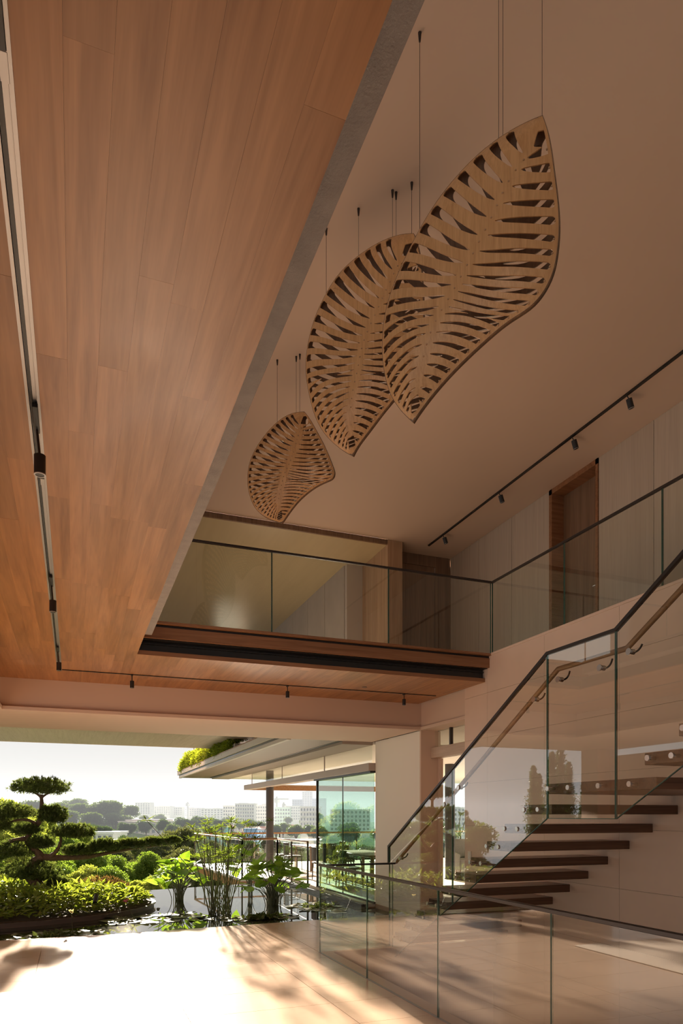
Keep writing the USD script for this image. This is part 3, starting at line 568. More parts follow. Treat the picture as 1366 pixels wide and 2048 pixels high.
obj('stem', cat_([cyl((.55, 15.6, -.1), (.55 + .3*np.cos(q), 15.6 + .2*np.sin(q), .2), .008, 5) for q in (0, 1.3, 2.6, 4, 5.2)]), M_bark, sh, kind='stuff')
lt = thing('garden_light', 'small black garden spotlight among the leaves at the planter rim', 'garden light', (.35, 12.55, .1))
obj('stake', cyl((.35, 12.55, -.05), (.35, 12.55, .18), .012, 10), M_black, lt); obj('lamp_head', cyl((.33, 12.5, .18), (.36, 12.6, .30), .04, 16), M_black, lt)
# ---- water plants: every leaf its own piece
def heart(L, Wd, droop):
    """arrow-head blade in its own frame: x along, y across"""
    xs_ = np.array([-.22, -.05, .15, .4, .65, .85, 1.0]) * L; ws = np.array([.18, .44, .5, .42, .28, .13, .005]) * Wd
    V = []; 
    for i, (x, w) in enumerate(zip(xs_, ws)):
        z = -droop * max(x / L, 0) ** 2 * L
        xm = x if i else x + .16 * L
        V += [(x, -w, z + .10 * w), (x, -w*.5, z + .13*w), (xm, 0, z - .02 * L), (x, w*.5, z + .13*w), (x, w, z + .10 * w)]
    F = []
    for i in range(len(xs_) - 1):
        for k in range(4):
            a_, b_ = i*5 + k, (i+1)*5 + k; F += [[a_, b_, b_+1], [a_, b_+1, a_+1]]
    return np.array(V), np.array(F)
def water_plant(x, y, n, h, spread, label, size=(.16, .26)):
    t = thing('water_plant', label, 'water plant', (x, y, ZW))
    for i in range(n):
        az = i * 2.39996 + rs.uniform(-.4, .4); rr = spread * math.sqrt((i + .5) / n); hh = h * (1.0 - .62 * (i / n) ** 1.3) * rs.uniform(.86, 1.08)
        base = np.array([x + .12 * rr * np.cos(az) + rs.normal() * .04, y + .12 * rr * np.sin(az) + rs.normal() * .04, ZW - .02]); top = np.array([x + rr * np.cos(az), y + rr * np.sin(az), ZW + hh])
        mid = base * .45 + top * .55 + np.array([0, 0, .12 * h]); mid[:2] = base[:2] * .62 + top[:2] * .38
        stp = spline([base, mid, top], 8)
        s = obj('stem', tube(stp, np.linspace(.008, .0045, 8), 6), M_dkstem, t)
        L = rs.uniform(*size); V, F = heart(L, L * rs.uniform(.85, 1.1), rs.uniform(.0, .25))
        tilt = rs.uniform(-1.0, .55); yaw = az + rs.uniform(-.7, .7); roll = rs.uniform(-.6, .6)
        R = (trimesh.transformations.rotation_matrix(yaw, [0, 0, 1]) @ trimesh.transformations.rotation_matrix(tilt, [0, 1, 0]) @ trimesh.transformations.rotation_matrix(roll, [1, 0, 0]))[:3, :3]
        obj('leaf', trimesh.Trimesh(V @ R.T + top, F, process=False), M_arrow, t, smooth=True)
water_plant(2.02, 14.55, 48, .80, .48, 'arrow-leaved water plant to the left of the papyrus in the pond', (.17, .28))
water_plant(3.62, 13.1, 60, .86, .60, 'large arrow-leaved water plant to the right of the papyrus in the pond', (.17, .28))
water_plant(3.55, 14.7, 16, 1.15, .45, 'tall sparse arrow-leaved water plant standing behind the larger one', (.20, .32))
pp = thing('papyrus_clump', 'tall slender papyrus clump with feathery tops rising from the pond', 'papyrus', (2.42, 12.3, ZW))
for i in range(58):
    az, rr = rs.random() * 2*PI, .20 * math.sqrt(rs.random()); h = rs.uniform(.9, 1.68); lean = rs.normal(size=2) * (.15 if i < 46 else .32)
    b = np.array([2.42 + rr*np.cos(az), 12.3 + rr*np.sin(az), ZW - .02]); e = b + np.array([lean[0] * h, lean[1] * h, h])
    s = obj('stem', tube(spline([b, b*.5 + e*.5 + [0, 0, .04], e], 7), np.linspace(.0075, .004, 7), 5), M_dkstem if i % 2 else M_stem, pp)
    m = 16; q = rs.random(m) * 2*PI; D = unit(np.c_[np.cos(q), np.sin(q), rs.uniform(-.2, .9, m)])
    obj('umbel', blades(np.repeat(e[None], m, 0), D, rs.uniform(.08, .18, m), .018, curl=.06), M_papyrus, pp)
def pads_cluster(x, y, n, sx, sy, label, rmax=.17, extra=0):
    t = thing('water_lily', label, 'water lily', (x, y, ZW))
    pos = []
    for i in range(400):
        if len(pos) >= n: break
        q = np.array([x + rs.uniform(-sx, sx), y + rs.uniform(-sy, sy)]); rr = rs.uniform(.07, rmax)
        if all(np.linalg.norm(q - p_) > .80 * (rr + r_) for p_, r_ in pos): pos.append((q, rr))
    for q, rr in pos:
        a0 = rs.random() * 6.28; tt = np.linspace(.18, 2*PI - .18, 20) + a0; ru = rr * (1 + .05 * np.sin(tt * 5))
        zz_ = ZW + .006 + .012 * rs.random() + .018 * np.maximum(0, np.sin(tt * 2 + a0))
        V = np.vstack([[q[0], q[1], ZW + .008], np.c_[q[0] + ru*np.cos(tt), q[1] + ru*np.sin(tt), zz_]]); F = [[0, i+1, i+2] for i in range(19)]
        obj('pad', trimesh.Trimesh(V, F, process=False), M_pad, t)
    if extra:
        m = extra; P = np.c_[x + .12*rs.normal(size=m), y + .10*rs.normal(size=m), np.full(m, ZW)]
        obj('leaves', blades(P, unit(np.c_[rs.normal(size=(m, 2)), rs.uniform(.4, 1.2, m)]), .12, .06), M_bonsai, t, kind='stuff')
pads_cluster(-.25, 10.75, 17, .62, .32, 'water lilies with pale pads nearest the floor below the planter rim', .19, 60)
pads_cluster(1.35, 12.0, 22, .85, .45, 'pale flat water lily pads between the planter island and the papyrus', .18)
pads_cluster(2.95, 11.45, 24, .62, .22, 'water lily pads against the floor edge before the larger water plant', .13, 120)
pads_cluster(4.35, 12.5, 16, .5, .55, 'water lily pads near the glass wall', .16, 40)
def bud(x, y, h, lean, colr, label):
    t = thing('lily_bud', label, 'water lily bud', (x, y, ZW)); e = np.array([x + lean, y, ZW + h])
    obj('stem', cyl((x, y, ZW - .02), e, .005, 6), M_dkstem, t)
    obj('petals', blades(np.repeat(e[None], 9, 0), unit(np.c_[rs.normal(size=(9, 2)) * .5, np.ones(9)]), .075, .03), colr, t)
bud(.95, 11.75, .33, -.16, leafmat('pink_petal', (.5, .12, .22), (.7, .25, .35), .3), 'pink water lily bud on a leaning stem right of the planter rim')
bud(1.32, 11.75, .16, -.03, M_dkstem, 'dark closed lily bud standing among the middle lily pads')
bud(-.02, 10.95, .30, -.01, leafmat('cream_petal', (.5, .45, .3), (.65, .6, .42), .3), 'pale lily seed head on a straight stem before the planter')
# ---- rug at the lower left
nodes = {'g': ('geometry', {}), 'n': ('noise_texture', {'scale': 90.0, 'detail': 3.0}), 'r': ('rgb_ramp', {'ramp': [(.3, (.26, .16, .08)), (.7, (.46, .31, .18))]}), 'b': ('bump', {'strength': .6, 'distance': .01}), 'p': ('principled_bsdf', {'roughness': .9, 'sheen_weight': .3})}
M_rug = M('rug_pile', nodes, [('g.position', 'n.vector'), ('n.fac', 'r.fac'), ('r.color', 'p.base_color'), ('n.fac', 'b.height'), ('b.normal', 'p.normal')], 'p.BSDF')
obj('rug', bx(-2.6, -.375, 3.2, 7.17, 0.0, .012, .004), M_rug, label='flat brown woven rug at the lower left of the stone floor', cat='rug')
# ================================================================== DINING WING AND TERRACE
M_gglass = pane('green_glass', (0.60, 0.76, 0.68), 2.0)
M_eave = plain('eave_paint', (0.55, 0.49, 0.44), 0.6)
M_soffit = plain('soffit_paint', (0.27, 0.195, 0.16), 0.55)
M_granite = plain('dark_granite', (0.06, 0.055, 0.055), 0.25)
M_frame = plain('frame_taupe', (0.50, 0.40, 0.35), 0.5)
M_deckstone = plain('deck_stone', (0.58, 0.52, 0.46), 0.5, vary=.06)
ev = thing('wing_roof', 'deep cantilevered roof eave of the dining wing with pale fascia and brown soffit', 'roof', (3.6, 26, 3.04))
obj('roof_slab', bx(3.64, 16, 12.12, 25.95, 3.052, 3.26), M_soffit, ev)
obj('fascia', bx(3.55, 16, 12.12, 26.05, 3.145, 3.27, .004), M_eave, ev)
obj('fascia_groove', bx(3.60, 16, 12.12, 26.0, 3.105, 3.145), M_granite, ev)
obj('fascia', bx(3.60, 3.68, 12.12, 26.0, 3.035, 3.105, .004), M_eave, ev)
obj('soffit_gap', bx(4.60, 4.68, 12.12, 25.4, 3.046, 3.052), M_black, ev)
obj('soffit_panel', bx(4.68, 5.30, 12.12, 25.3, 2.995, 3.052), M_taupe, ev)
obj('inner_ceiling', bx(5.30, 16, 12.12, 25.3, 3.01, 3.052), M_offwhite, ev)
obj('flashing', bx(3.54, 3.60, 12.12, 26.06, 3.27, 3.285), M_fascia, ev)
cb = thing('wing_beam', 'long pale lintel beam along the glazed side of the dining wing', 'beam', (5.25, 12, 2.49))
obj('beam', bx(5.17, 5.36, 12.02, 22.3, 2.50, 2.65, .004), M_frame, cb)
obj('door_head', bx(5.20, 5.33, 12.02, 15.32, 2.465, 2.50), M_black, cb)
obj('soffit_strip', bx(5.36, 5.52, 13, 22.1, 2.52, 2.56), M_eave, cb)
eb = thing('wing_beam', 'orange timber beam spanning the far end of the dining wing', 'beam', (5.4, 22.3, 2.5)); obj('beam', bx(5.36, 12, 22.2, 22.36, 2.50, 2.66, .004), M_rail_wood, eb)
obj('cap', bx(5.36, 12, 22.19, 22.37, 2.66, 2.68), M_eave, eb)
cg = thing('clerestory', 'strip of clerestory glazing between the lintel beam and the eave soffit', 'window', (5.25, 12, 2.65))
ym = [12.02, 14.7, 18.1, 21.5]
for a, b in zip(ym[:-1], ym[1:]): obj('pane', bx(5.24, 5.25, a + .01, b - .01, 2.65, 2.995), M_glass, cg)
for y in ym[1:]: obj('mullion', bx(5.235, 5.255, y - .012, y + .012, 2.65, 2.995), M_frame, cg)
gw = thing('glass_wall', 'tall greenish sliding glass wall of the dining room beside the pier', 'glass wall', (5.3, 12, 0))
for a, b in ((12.02, 13.66), (13.66, 15.3)): obj('pane', bx(5.28, 5.292, a + .004, b - .004, .02, 2.47), M_gglass, gw)
obj('frame', cat_([bx(5.26, 5.31, 15.27, 15.32, 0, 2.47), bx(5.265, 5.305, 12.0, 15.3, 0, .03)]), M_black, gw)
obj('frame', bx(5.275, 5.297, 13.652, 13.668, 0.02, 2.47), M_gedge, gw)
tr_ = thing('terrace', 'pale stone terrace slab with timber edge jutting over the pond', 'terrace', (4.08, 17.9, 0))
dk = [(4.08, 17.93), (5.09, 17.93), (5.09, 12.02), (16, 12.02), (16, 24.2), (3.82, 24.2)]
obj('slab', ngon(dk, -.06, 0.0), M_deckstone, tr_)
obj('edge_beam', ngon([(4.12, 17.97), (5.12, 17.97), (5.12, 12.04), (15.9, 12.04), (15.9, 24.1), (3.86, 24.1)], -.30, -.06), M_fascia, tr_)
obj('plinth', bx(5.02, 5.12, 12.02, 17.93, -.16, -.005, .004), M_granite, tr_)
tcol = thing('round_column', 'dark round column carrying the dining wing roof', 'column', (5.5, 20.3, 0))
obj('shaft', cyl((5.5, 20.3, 0), (5.5, 20.3, 3.01), .115, 28), M_column, tcol, smooth=40); obj('collar', cyl((5.5, 20.3, 0), (5.5, 20.3, .03), .135, 28), M_bronze, tcol)
def terrace_rail(label, pts, tilt=0):
    t = thing('terrace_railing', label, 'railing', (*pts[0], 0))
    for (xa, ya), (xb2, yb2) in zip(pts[:-1], pts[1:]):
        a, b = np.array([xa, ya]), np.array([xb2, yb2]); L = np.linalg.norm(b - a); n = max(1, round(L / 1.45)); d = (b - a) / L; nrm = np.array([-d[1], d[0]])
        obj('top_rail', tube([[*a, 1.04], [*b, 1.04]], .03, 8), M_rail_wood, t)
        for i in range(n + 1):
            q = a + (b - a) * i / n; obj('post', cat_([bx(q[0]-.018, q[0]+.018, q[1]-.018, q[1]+.018, -.05, 1.015)]), M_bronze, t)
        for i in range(n):
            q0, q1 = a + (b - a) * (i + .06) / n, a + (b - a) * (i + .94) / n
            V = np.array([[*(q0 - nrm*.005), .06], [*(q1 - nrm*.005), .06], [*(q1 + nrm*.005), .06], [*(q0 + nrm*.005), .06], [*(q0 - nrm*.005), .90], [*(q1 - nrm*.005), .90], [*(q1 + nrm*.005), .90], [*(q0 + nrm*.005), .90]])
            obj('glass_panel', trimesh.Trimesh(V, _BF, process=False), M_glass, t)
terrace_rail('timber-topped glass railing along the pond corner of the terrace', [(3.86, 24.0), (4.12, 17.98), (5.08, 17.98), (5.08, 15.4)])
terrace_rail('timber-topped glass railing along the far edge of the terrace', [(3.9, 24.05), (15.8, 24.05)])
# furniture
M_rattan = plain('dark_rattan', (0.05, 0.038, 0.03), .6, bump=.5, bscale=120); M_cush = plain('grey_fabric', (0.30, 0.28, 0.26), .9, bump=.2, bscale=200)
def chair(x, y, rot, label, group):
    t = thing('dining_chair', label, 'chair', (0, 0, 0), group)
    obj('seat', bx(-.24, .24, -.24, .22, .42, .47, .015), M_rattan, t)
    s = np.linspace(-1, 1, 9); V = []
    back = cat_([bx(-.24 + i*.06, -.24 + i*.06 + .06, -.25 - .03 * (1 - (i/3.5 - 1) ** 2), -.21 - .03 * (1 - (i/3.5 - 1) ** 2), .50, .86, .008) for i in range(8)])
    obj('backrest', back, M_rattan, t, kind='stuff')
    for sx in (-.21, .21):
        for sy in (-.21, .18): obj('leg', cyl((sx, sy, .43), (sx * 1.08, sy * 1.08, 0), .017, 8, .012), M_rattan, t)
        obj('armrest', tube([[sx * 1.12, -.22, .68], [sx * 1.12, .12, .66], [sx * 1.08, .17, .46]], .016, 8), M_rattan, t)
    x_ = UsdGeom.Xformable(t); x_.ClearXformOpOrder(); t.GetAttribute('xformOp:translate').Set(Gf.Vec3d(x, y, 0)); ops = [op for op in [UsdGeom.XformOp(t.GetAttribute('xformOp:translate'))]]
    r = x_.AddRotateZOp(); r.Set(float(rot)); x_.SetXformOpOrder(ops + [r]); return t
def table(x0, x1, y0, y1, label):
    t = thing('dining_table', label, 'table', ((x0+x1)/2, (y0+y1)/2, 0)); obj('top', bx(x0, x1, y0, y1, .70, .745, .006), M_darkwood, t)
    for a in (x0 + .12, x1 - .12):
        for b in (y0 + .12, y1 - .12): obj('leg', bx(a - .035, a + .035, b - .035, b + .035, 0, .70, .004), M_darkwood, t)
table(6.3, 7.3, 14.6, 17.2, 'long dark dining table behind the greenish glass wall')
gch = 'dark chairs round the dining table behind the glass'
c0 = chair(6.0, 14.95, -90, 'dark woven armchair on the pond side of the long dining table, nearest the house', gch)
NTH = ('nearest the house', 'second from the house', 'third from the house', 'farthest from the house')
for k, y in enumerate((15.6, 16.25, 16.9)): copy(c0, (6.0, y, 0), -90, label='dark woven armchair on the pond side of the long dining table, ' + NTH[k + 1])
for k, y in enumerate((14.95, 15.6, 16.25, 16.9)): copy(c0, (7.6, y, 0), 90, label='dark woven armchair on the inner side of the long dining table, ' + NTH[k])
copy(c0, (6.8, 17.5, 0), 180, label='dark woven armchair at the far head of the long dining table')
table(6.5, 7.3, 19.6, 21.4, 'dark outdoor table on the terrace behind the railing')
for x, y, r, w in ((6.15, 20.0, -90, 'pond side near end of'), (6.15, 20.9, -90, 'pond side far end of'), (7.65, 20.4, 90, 'inner side of'), (6.9, 19.2, 0, 'near head of')):
    copy(c0, (x, y, 0), r, label=f'dark woven armchair at the {w} the outdoor terrace table', group='dark chairs at the terrace table')
ac = thing('armchair', 'grey upholstered tub armchair in the lounge behind the stair', 'armchair', (10.2, 17.0, 0))
def shellarc(r0, r1, z0, z1, a0, a1, cx, cy, n=22, top=None):
    q = np.linspace(a0, a1, n); V = []
    for i, a_ in enumerate(q):
        zt_ = z1 if top is None else z0 + (z1 - z0) * top(i / (n - 1)); c, s_ = np.cos(a_), np.sin(a_)
        V += [(cx + r0*c, cy + r0*s_, z0), (cx + r1*c*.92, cy + r1*s_*.92, z0), (cx + r1*c, cy + r1*s_, zt_), (cx + r0*c, cy + r0*s_, zt_)]
    F = []
    for i in range(n - 1):
        for k in range(4): a_, b_ = i*4 + k, i*4 + (k+1) % 4; F += [[a_, b_, b_+4], [a_, b_+4, a_+4]]
    F += [[0, 2, 1], [0, 3, 2], [(n-1)*4, (n-1)*4+1, (n-1)*4+2], [(n-1)*4, (n-1)*4+2, (n-1)*4+3]]
    return trimesh.Trimesh(np.array(V), F, process=False)
obj('shell', shellarc(.30, .40, .16, .74, -.3, 3.9, 10.2, 17.0, top=lambda t: .72 + .28 * math.sin(PI * t)), M_cush, ac, smooth=50)
obj('seat_cushion', lathe([(0, .16), (.30, .16), (.32, .22), (.32, .42), (.28, .46), (0, .47)], (10.2, 17.0, 0)), M_cush, ac, smooth=40)
obj('back_cushion', bx(9.95, 10.42, 17.15, 17.30, .45, 1.0, .06), M_cush, ac, smooth=40)
for q in (.6, 2.2, 3.8, 5.4): obj('leg', cyl((10.2 + .2*np.cos(q), 17.0 + .2*np.sin(q), .17), (10.2 + .24*np.cos(q), 17.0 + .24*np.sin(q), 0), .014, 8), M_darkwood, ac)
lc = thing('round_column', 'dark round column seen through the lounge behind the handrail', 'column', (9.2, 16.0, 0)); obj('shaft', cyl((9.2, 16.0, 0), (9.2, 16.0, 3.01), .13, 28), M_column, lc, smooth=40); obj('collar', cyl((9.2, 16.0, 0), (9.2, 16.0, .03), .15, 28), M_bronze, lc)
M_big = leafmat('broad_leaf', (0.02, 0.07, 0.012), (0.07, 0.16, 0.03), trans=.3, rough=.3)
bp = thing('broad_leaf_plant', 'broad-leaved green plant outside the lounge behind the stair', 'plant', (10.6, 18.0, 0))
for i in range(15):
    az = i * 2.4; top = np.array([10.6 + .55*np.cos(az), 18.0 + .5*np.sin(az), .7 + 1.1 * ((i * .618) % 1)]); obj('stem', tube(spline([(10.6, 18.0, .2), (10.6 + .2*np.cos(az), 18.0 + .2*np.sin(az), top[2] * .7), top], 6), .011, 6), M_stem, bp)
    obj('leaf', blades(top[None], unit(np.array([[np.cos(az), np.sin(az), .35]])), .85, .24, curl=.35), M_big, bp)
obj('pot', lathe([(0, 0), (.22, 0), (.27, .38), (.25, .38), (.22, .34), (0, .34)], (10.6, 18.0, 0)), M_concrete, bp)
# planted roof edge
M_hedge = leafmat('hedge_leaf', (0.20, 0.26, 0.02), (0.46, 0.48, 0.06), trans=.5)
hd = thing('roof_planter', 'yellow-green hedge spilling from a planter along the eave top', 'hedge', (3.95, 21, 3.27))
obj('trough', bx(3.75, 4.3, 17.2, 25.8, 3.27, 3.47, .01), M_concrete, hd)
n = 10000; y = rs.uniform(17.3, 25.9, n); th_ = rs.uniform(-.4, 2.6, n); rr = rs.random(n) ** .4 * (.28 + .18 * meshkit.noise(np.c_[y * 1.6, y * 0, y * 0]))
P = np.c_[3.92 - rr * np.cos(th_) * .95, y, 3.50 + rr * np.sin(th_) * 1.0 - .12 * (np.cos(th_) > .6)]
obj('foliage', blades(P, unit(np.c_[-.6 + .7*rs.normal(size=n), .6*rs.normal(size=n), .1 + .6*rs.normal(size=n)]), .11, .045, seg=1), M_hedge, hd)
for i, yq in enumerate((25.4, 23.9, 22.3, 20.9, 19.6)):
    t = thing('climber_mast', f'thin lattice mast for climbers above the roof hedge, {("leftmost", "second from the left", "third from the left", "fourth from the left", "rightmost")[i]}', 'mast', (4.05, yq, 3.47), 'lattice masts above the roof hedge')
    for o in (-.05, .05): obj('rail', bx(4.05 - .007, 4.05 + .007, yq + o - .007, yq + o + .007, 3.4, 6.6), M_column, t)
    obj('rung', cat_([bx(4.045, 4.055, yq - .05, yq + .05, z, z + .013) for z in np.arange(3.5, 6.6, .12)]), M_column, t, kind='stuff')
uw = thing('upper_wing', 'grey upper storey wall of the dining wing behind the hedge', 'building', (4.8, 19, 3.27))
obj('wall', bx(4.8, 12, 12.2, 21.5, 3.27, 6.5), M_eave, uw)
for i in range(8): obj('cladding_panel', bx(4.78, 4.80, 12.3 + i*1.1, 12.3 + (i+1)*1.1 - .02, 3.28, 6.4), M_concrete, uw)
# ================================================================== THE VALLEY BEYOND
M_ground = plain('valley_ground', (0.06, 0.10, 0.025), 1.0, spec=0.0, vary=.5, vscale=.08)
CAMA, CAMB = np.array([0.933, -0.359]), np.array([0.359, 0.933])
def wpt(u, t): q = CAMA * ((u - 683) / 1391 * t) + CAMB * t; return q
def ground_z(x, y):
    t = x * .359 + y * .933; l = x * .933 - y * .359
    z = np.interp(t, [0, 15, 17, 24, 60, 130, 300, 700, 3000], [-.6, -.6, -3.2, -4.5, -8.5, -13, -16, -18, -22])
    hill = 15 * np.exp(-((t - 285) / 90) ** 2 - ((l + 110) / 70) ** 2)
    return z + hill + .6 * np.sin(x * .05) * np.cos(y * .043) * np.clip((t - 30) / 50, 0, 1)
tg = np.r_[17.5, np.geomspace(18, 2600, 60)]; ag = np.linspace(-1.25, 1.25, 60)
TT, AA = np.meshgrid(tg, ag, indexing='ij'); X = AA * TT * .933 + TT * .359; Y = -AA * TT * .359 + TT * .933
V = np.c_[X.ravel(), Y.ravel(), ground_z(X, Y).ravel()]; F = []
for i in range(len(tg) - 1):
    for j in range(59): a = i*60 + j; F += [[a, a+1, a+61], [a, a+61, a+60]]
obj('valley', trimesh.Trimesh(V, F, process=False), M_ground, kind='structure', label='green valley floor falling away beyond the pond', smooth=True)
kinds = {'dark': leafmat('tree_dark', (.035, .07, .02), (.09, .15, .04), .35, spec=.2), 'mid': leafmat('tree_mid', (.10, .17, .03), (.26, .33, .07), .5, spec=.25),
         'light': leafmat('tree_light', (.22, .28, .06), (.46, .48, .13), .5, spec=.25), 'dusk': leafmat('tree_dusky', (.07, .085, .04), (.17, .18, .085), .35, spec=.2), 'haze': leafmat('tree_far', (.06, .10, .035), (.14, .20, .07), .35, spec=.2)}
def tree(kind, label, group, n_blob, n_leaf, leaf, flat=1.0, shape=(1, 1, 1), seg=1, seed=0):
    """a tree 1 m to the crown's radius, scaled where it stands: crown centre at z = 0, trunk going down"""
    g = np.random.default_rng(seed); t = thing('tree', label, 'tree', (0, 0, 0), group)
    C = unit(g.normal(size=(n_blob, 3))) * (g.random(n_blob) ** .5 * .72)[:, None] * np.array(shape); C[0] = 0
    R = g.uniform(.26, .46, n_blob); k = g.integers(0, n_blob, n_leaf); d = unit(g.normal(size=(n_leaf, 3)) + [0, 0, .35])
    P = C[k] + d * (R[k] * (.70 + .35 * g.random(n_leaf)))[:, None] * [1, 1, flat]
    obj('crown', blades(P, unit(d * .5 + g.normal(size=(n_leaf, 3)) * .8), leaf * g.uniform(.7, 1.3, n_leaf), leaf * .5, seg=seg), kinds[kind], t)
    core = trimesh.creation.icosphere(2, 1.0); cores = []
    for c, r in zip(C, R):
        m_ = core.copy(); m_.vertices = m_.vertices * r * .66 * [1, 1, flat] * (1 + .25 * (meshkit.noise(m_.vertices * 3 + c) - .5))[:, None] + c; cores.append(m_)
    obj('inner_foliage', cat_(cores), kinds[kind], t, kind='stuff')
    obj('trunk', tube(spline([(0, 0, -3.2), (.03, .02, -1.4), (0, 0, -.3), (.02, 0, .2)], 10), np.linspace(.10, .03, 10), 7), M_bark, t)
    for q in range(4):
        a = q * 1.6 + seed; obj('branch', tube([(0, 0, -.7), (.25*np.cos(a), .25*np.sin(a), -.25), (.5*np.cos(a), .5*np.sin(a), .1)], [.04, .025, .012], 6), M_bark, t)
    return t
NEAR = {'light': ('light', 'pale feathery tree close behind the planter', 'pale trees close behind the planter', 16, 15000, .085, 1, (1, 1, 1.05)),
        'mid': ('mid', 'sunlit mid-green tree on the slope below the pond', 'green trees on the slope below the pond', 16, 13000, .085, .9, (1, 1, .7)),
        'yellow': ('light', 'yellow-green bushy tree behind the planter', 'yellow-green trees on the slope behind the planter', 14, 13000, .08, .9, (1, 1, .65)),
        'dusk': ('dusk', 'dusky grey-green tree behind the pond', 'dusky trees behind the pond', 18, 16000, .06, .8, (1, 1, .6)),
        'dark': ('dark', 'dark green tree in the valley', 'dark trees in the valley', 14, 6000, .10, .85, (1, 1, .65)),
        'haze': ('haze', 'hazy tree among the far houses', 'hazy trees among the far houses', 10, 2500, .14, .8, (1, 1, .6)),
        'rain': ('haze', 'broad flat-crowned rain tree on the hazy left hill', 'flat-crowned trees on the left hill', 16, 4500, .10, .42, (1.15, 1.15, .34))}
protos = {}
ORD = ('first', 'second', 'third', 'fourth', 'fifth', 'sixth', 'seventh', 'eighth', 'ninth', 'tenth', 'eleventh', 'twelfth', 'thirteenth', 'fourteenth', 'fifteenth', 'sixteenth', 'seventeenth', 'eighteenth', 'nineteenth', 'twentieth', 'twenty-first', 'twenty-second', 'twenty-third', 'twenty-fourth', 'twenty-fifth', 'twenty-sixth')
def put(kind, u, vtop, t, wpx, nth=None):
    """a tree whose crown shows at column u, its top at row vtop, t metres away and wpx wide"""
    r = wpx * t / 1391 / 2; q = wpt(u, t); sh_ = NEAR[kind][7]; zc = 1.65 - (vtop - 1632) / 1391 * t - r * (sh_[2] * .72 + .38 * NEAR[kind][6])
    sc = (r, r, r); loc = (q[0], q[1], zc); rot = (u * 37) % 360
    if kind not in protos:
        k, lb, gr, nb, nl, lf_, fl, shp_ = NEAR[kind]; p = tree(k, lb, gr, nb, nl, lf_, fl, shp_, seed=len(protos) + 3); protos[kind] = p
        x = UsdGeom.Xformable(p); p.GetAttribute('xformOp:translate').Set(Gf.Vec3d(*map(float, loc))); x.AddRotateZOp().Set(float(rot)); x.AddScaleOp().Set(Gf.Vec3f(*map(float, sc))); p.SetCustomDataByKey('label', NEAR[kind][1] + (', ' + ORD[nth] + ' from the left' if nth is not None else ' to the left of the house' if u < 0 else ' beyond the dining wing'))
    else: copy(protos[kind], loc, rot, scale=np.array(sc), label=NEAR[kind][1] + (', ' + ORD[nth] + ' from the left' if nth is not None else ' to the left of the house' if u < 0 else ' beyond the dining wing'))
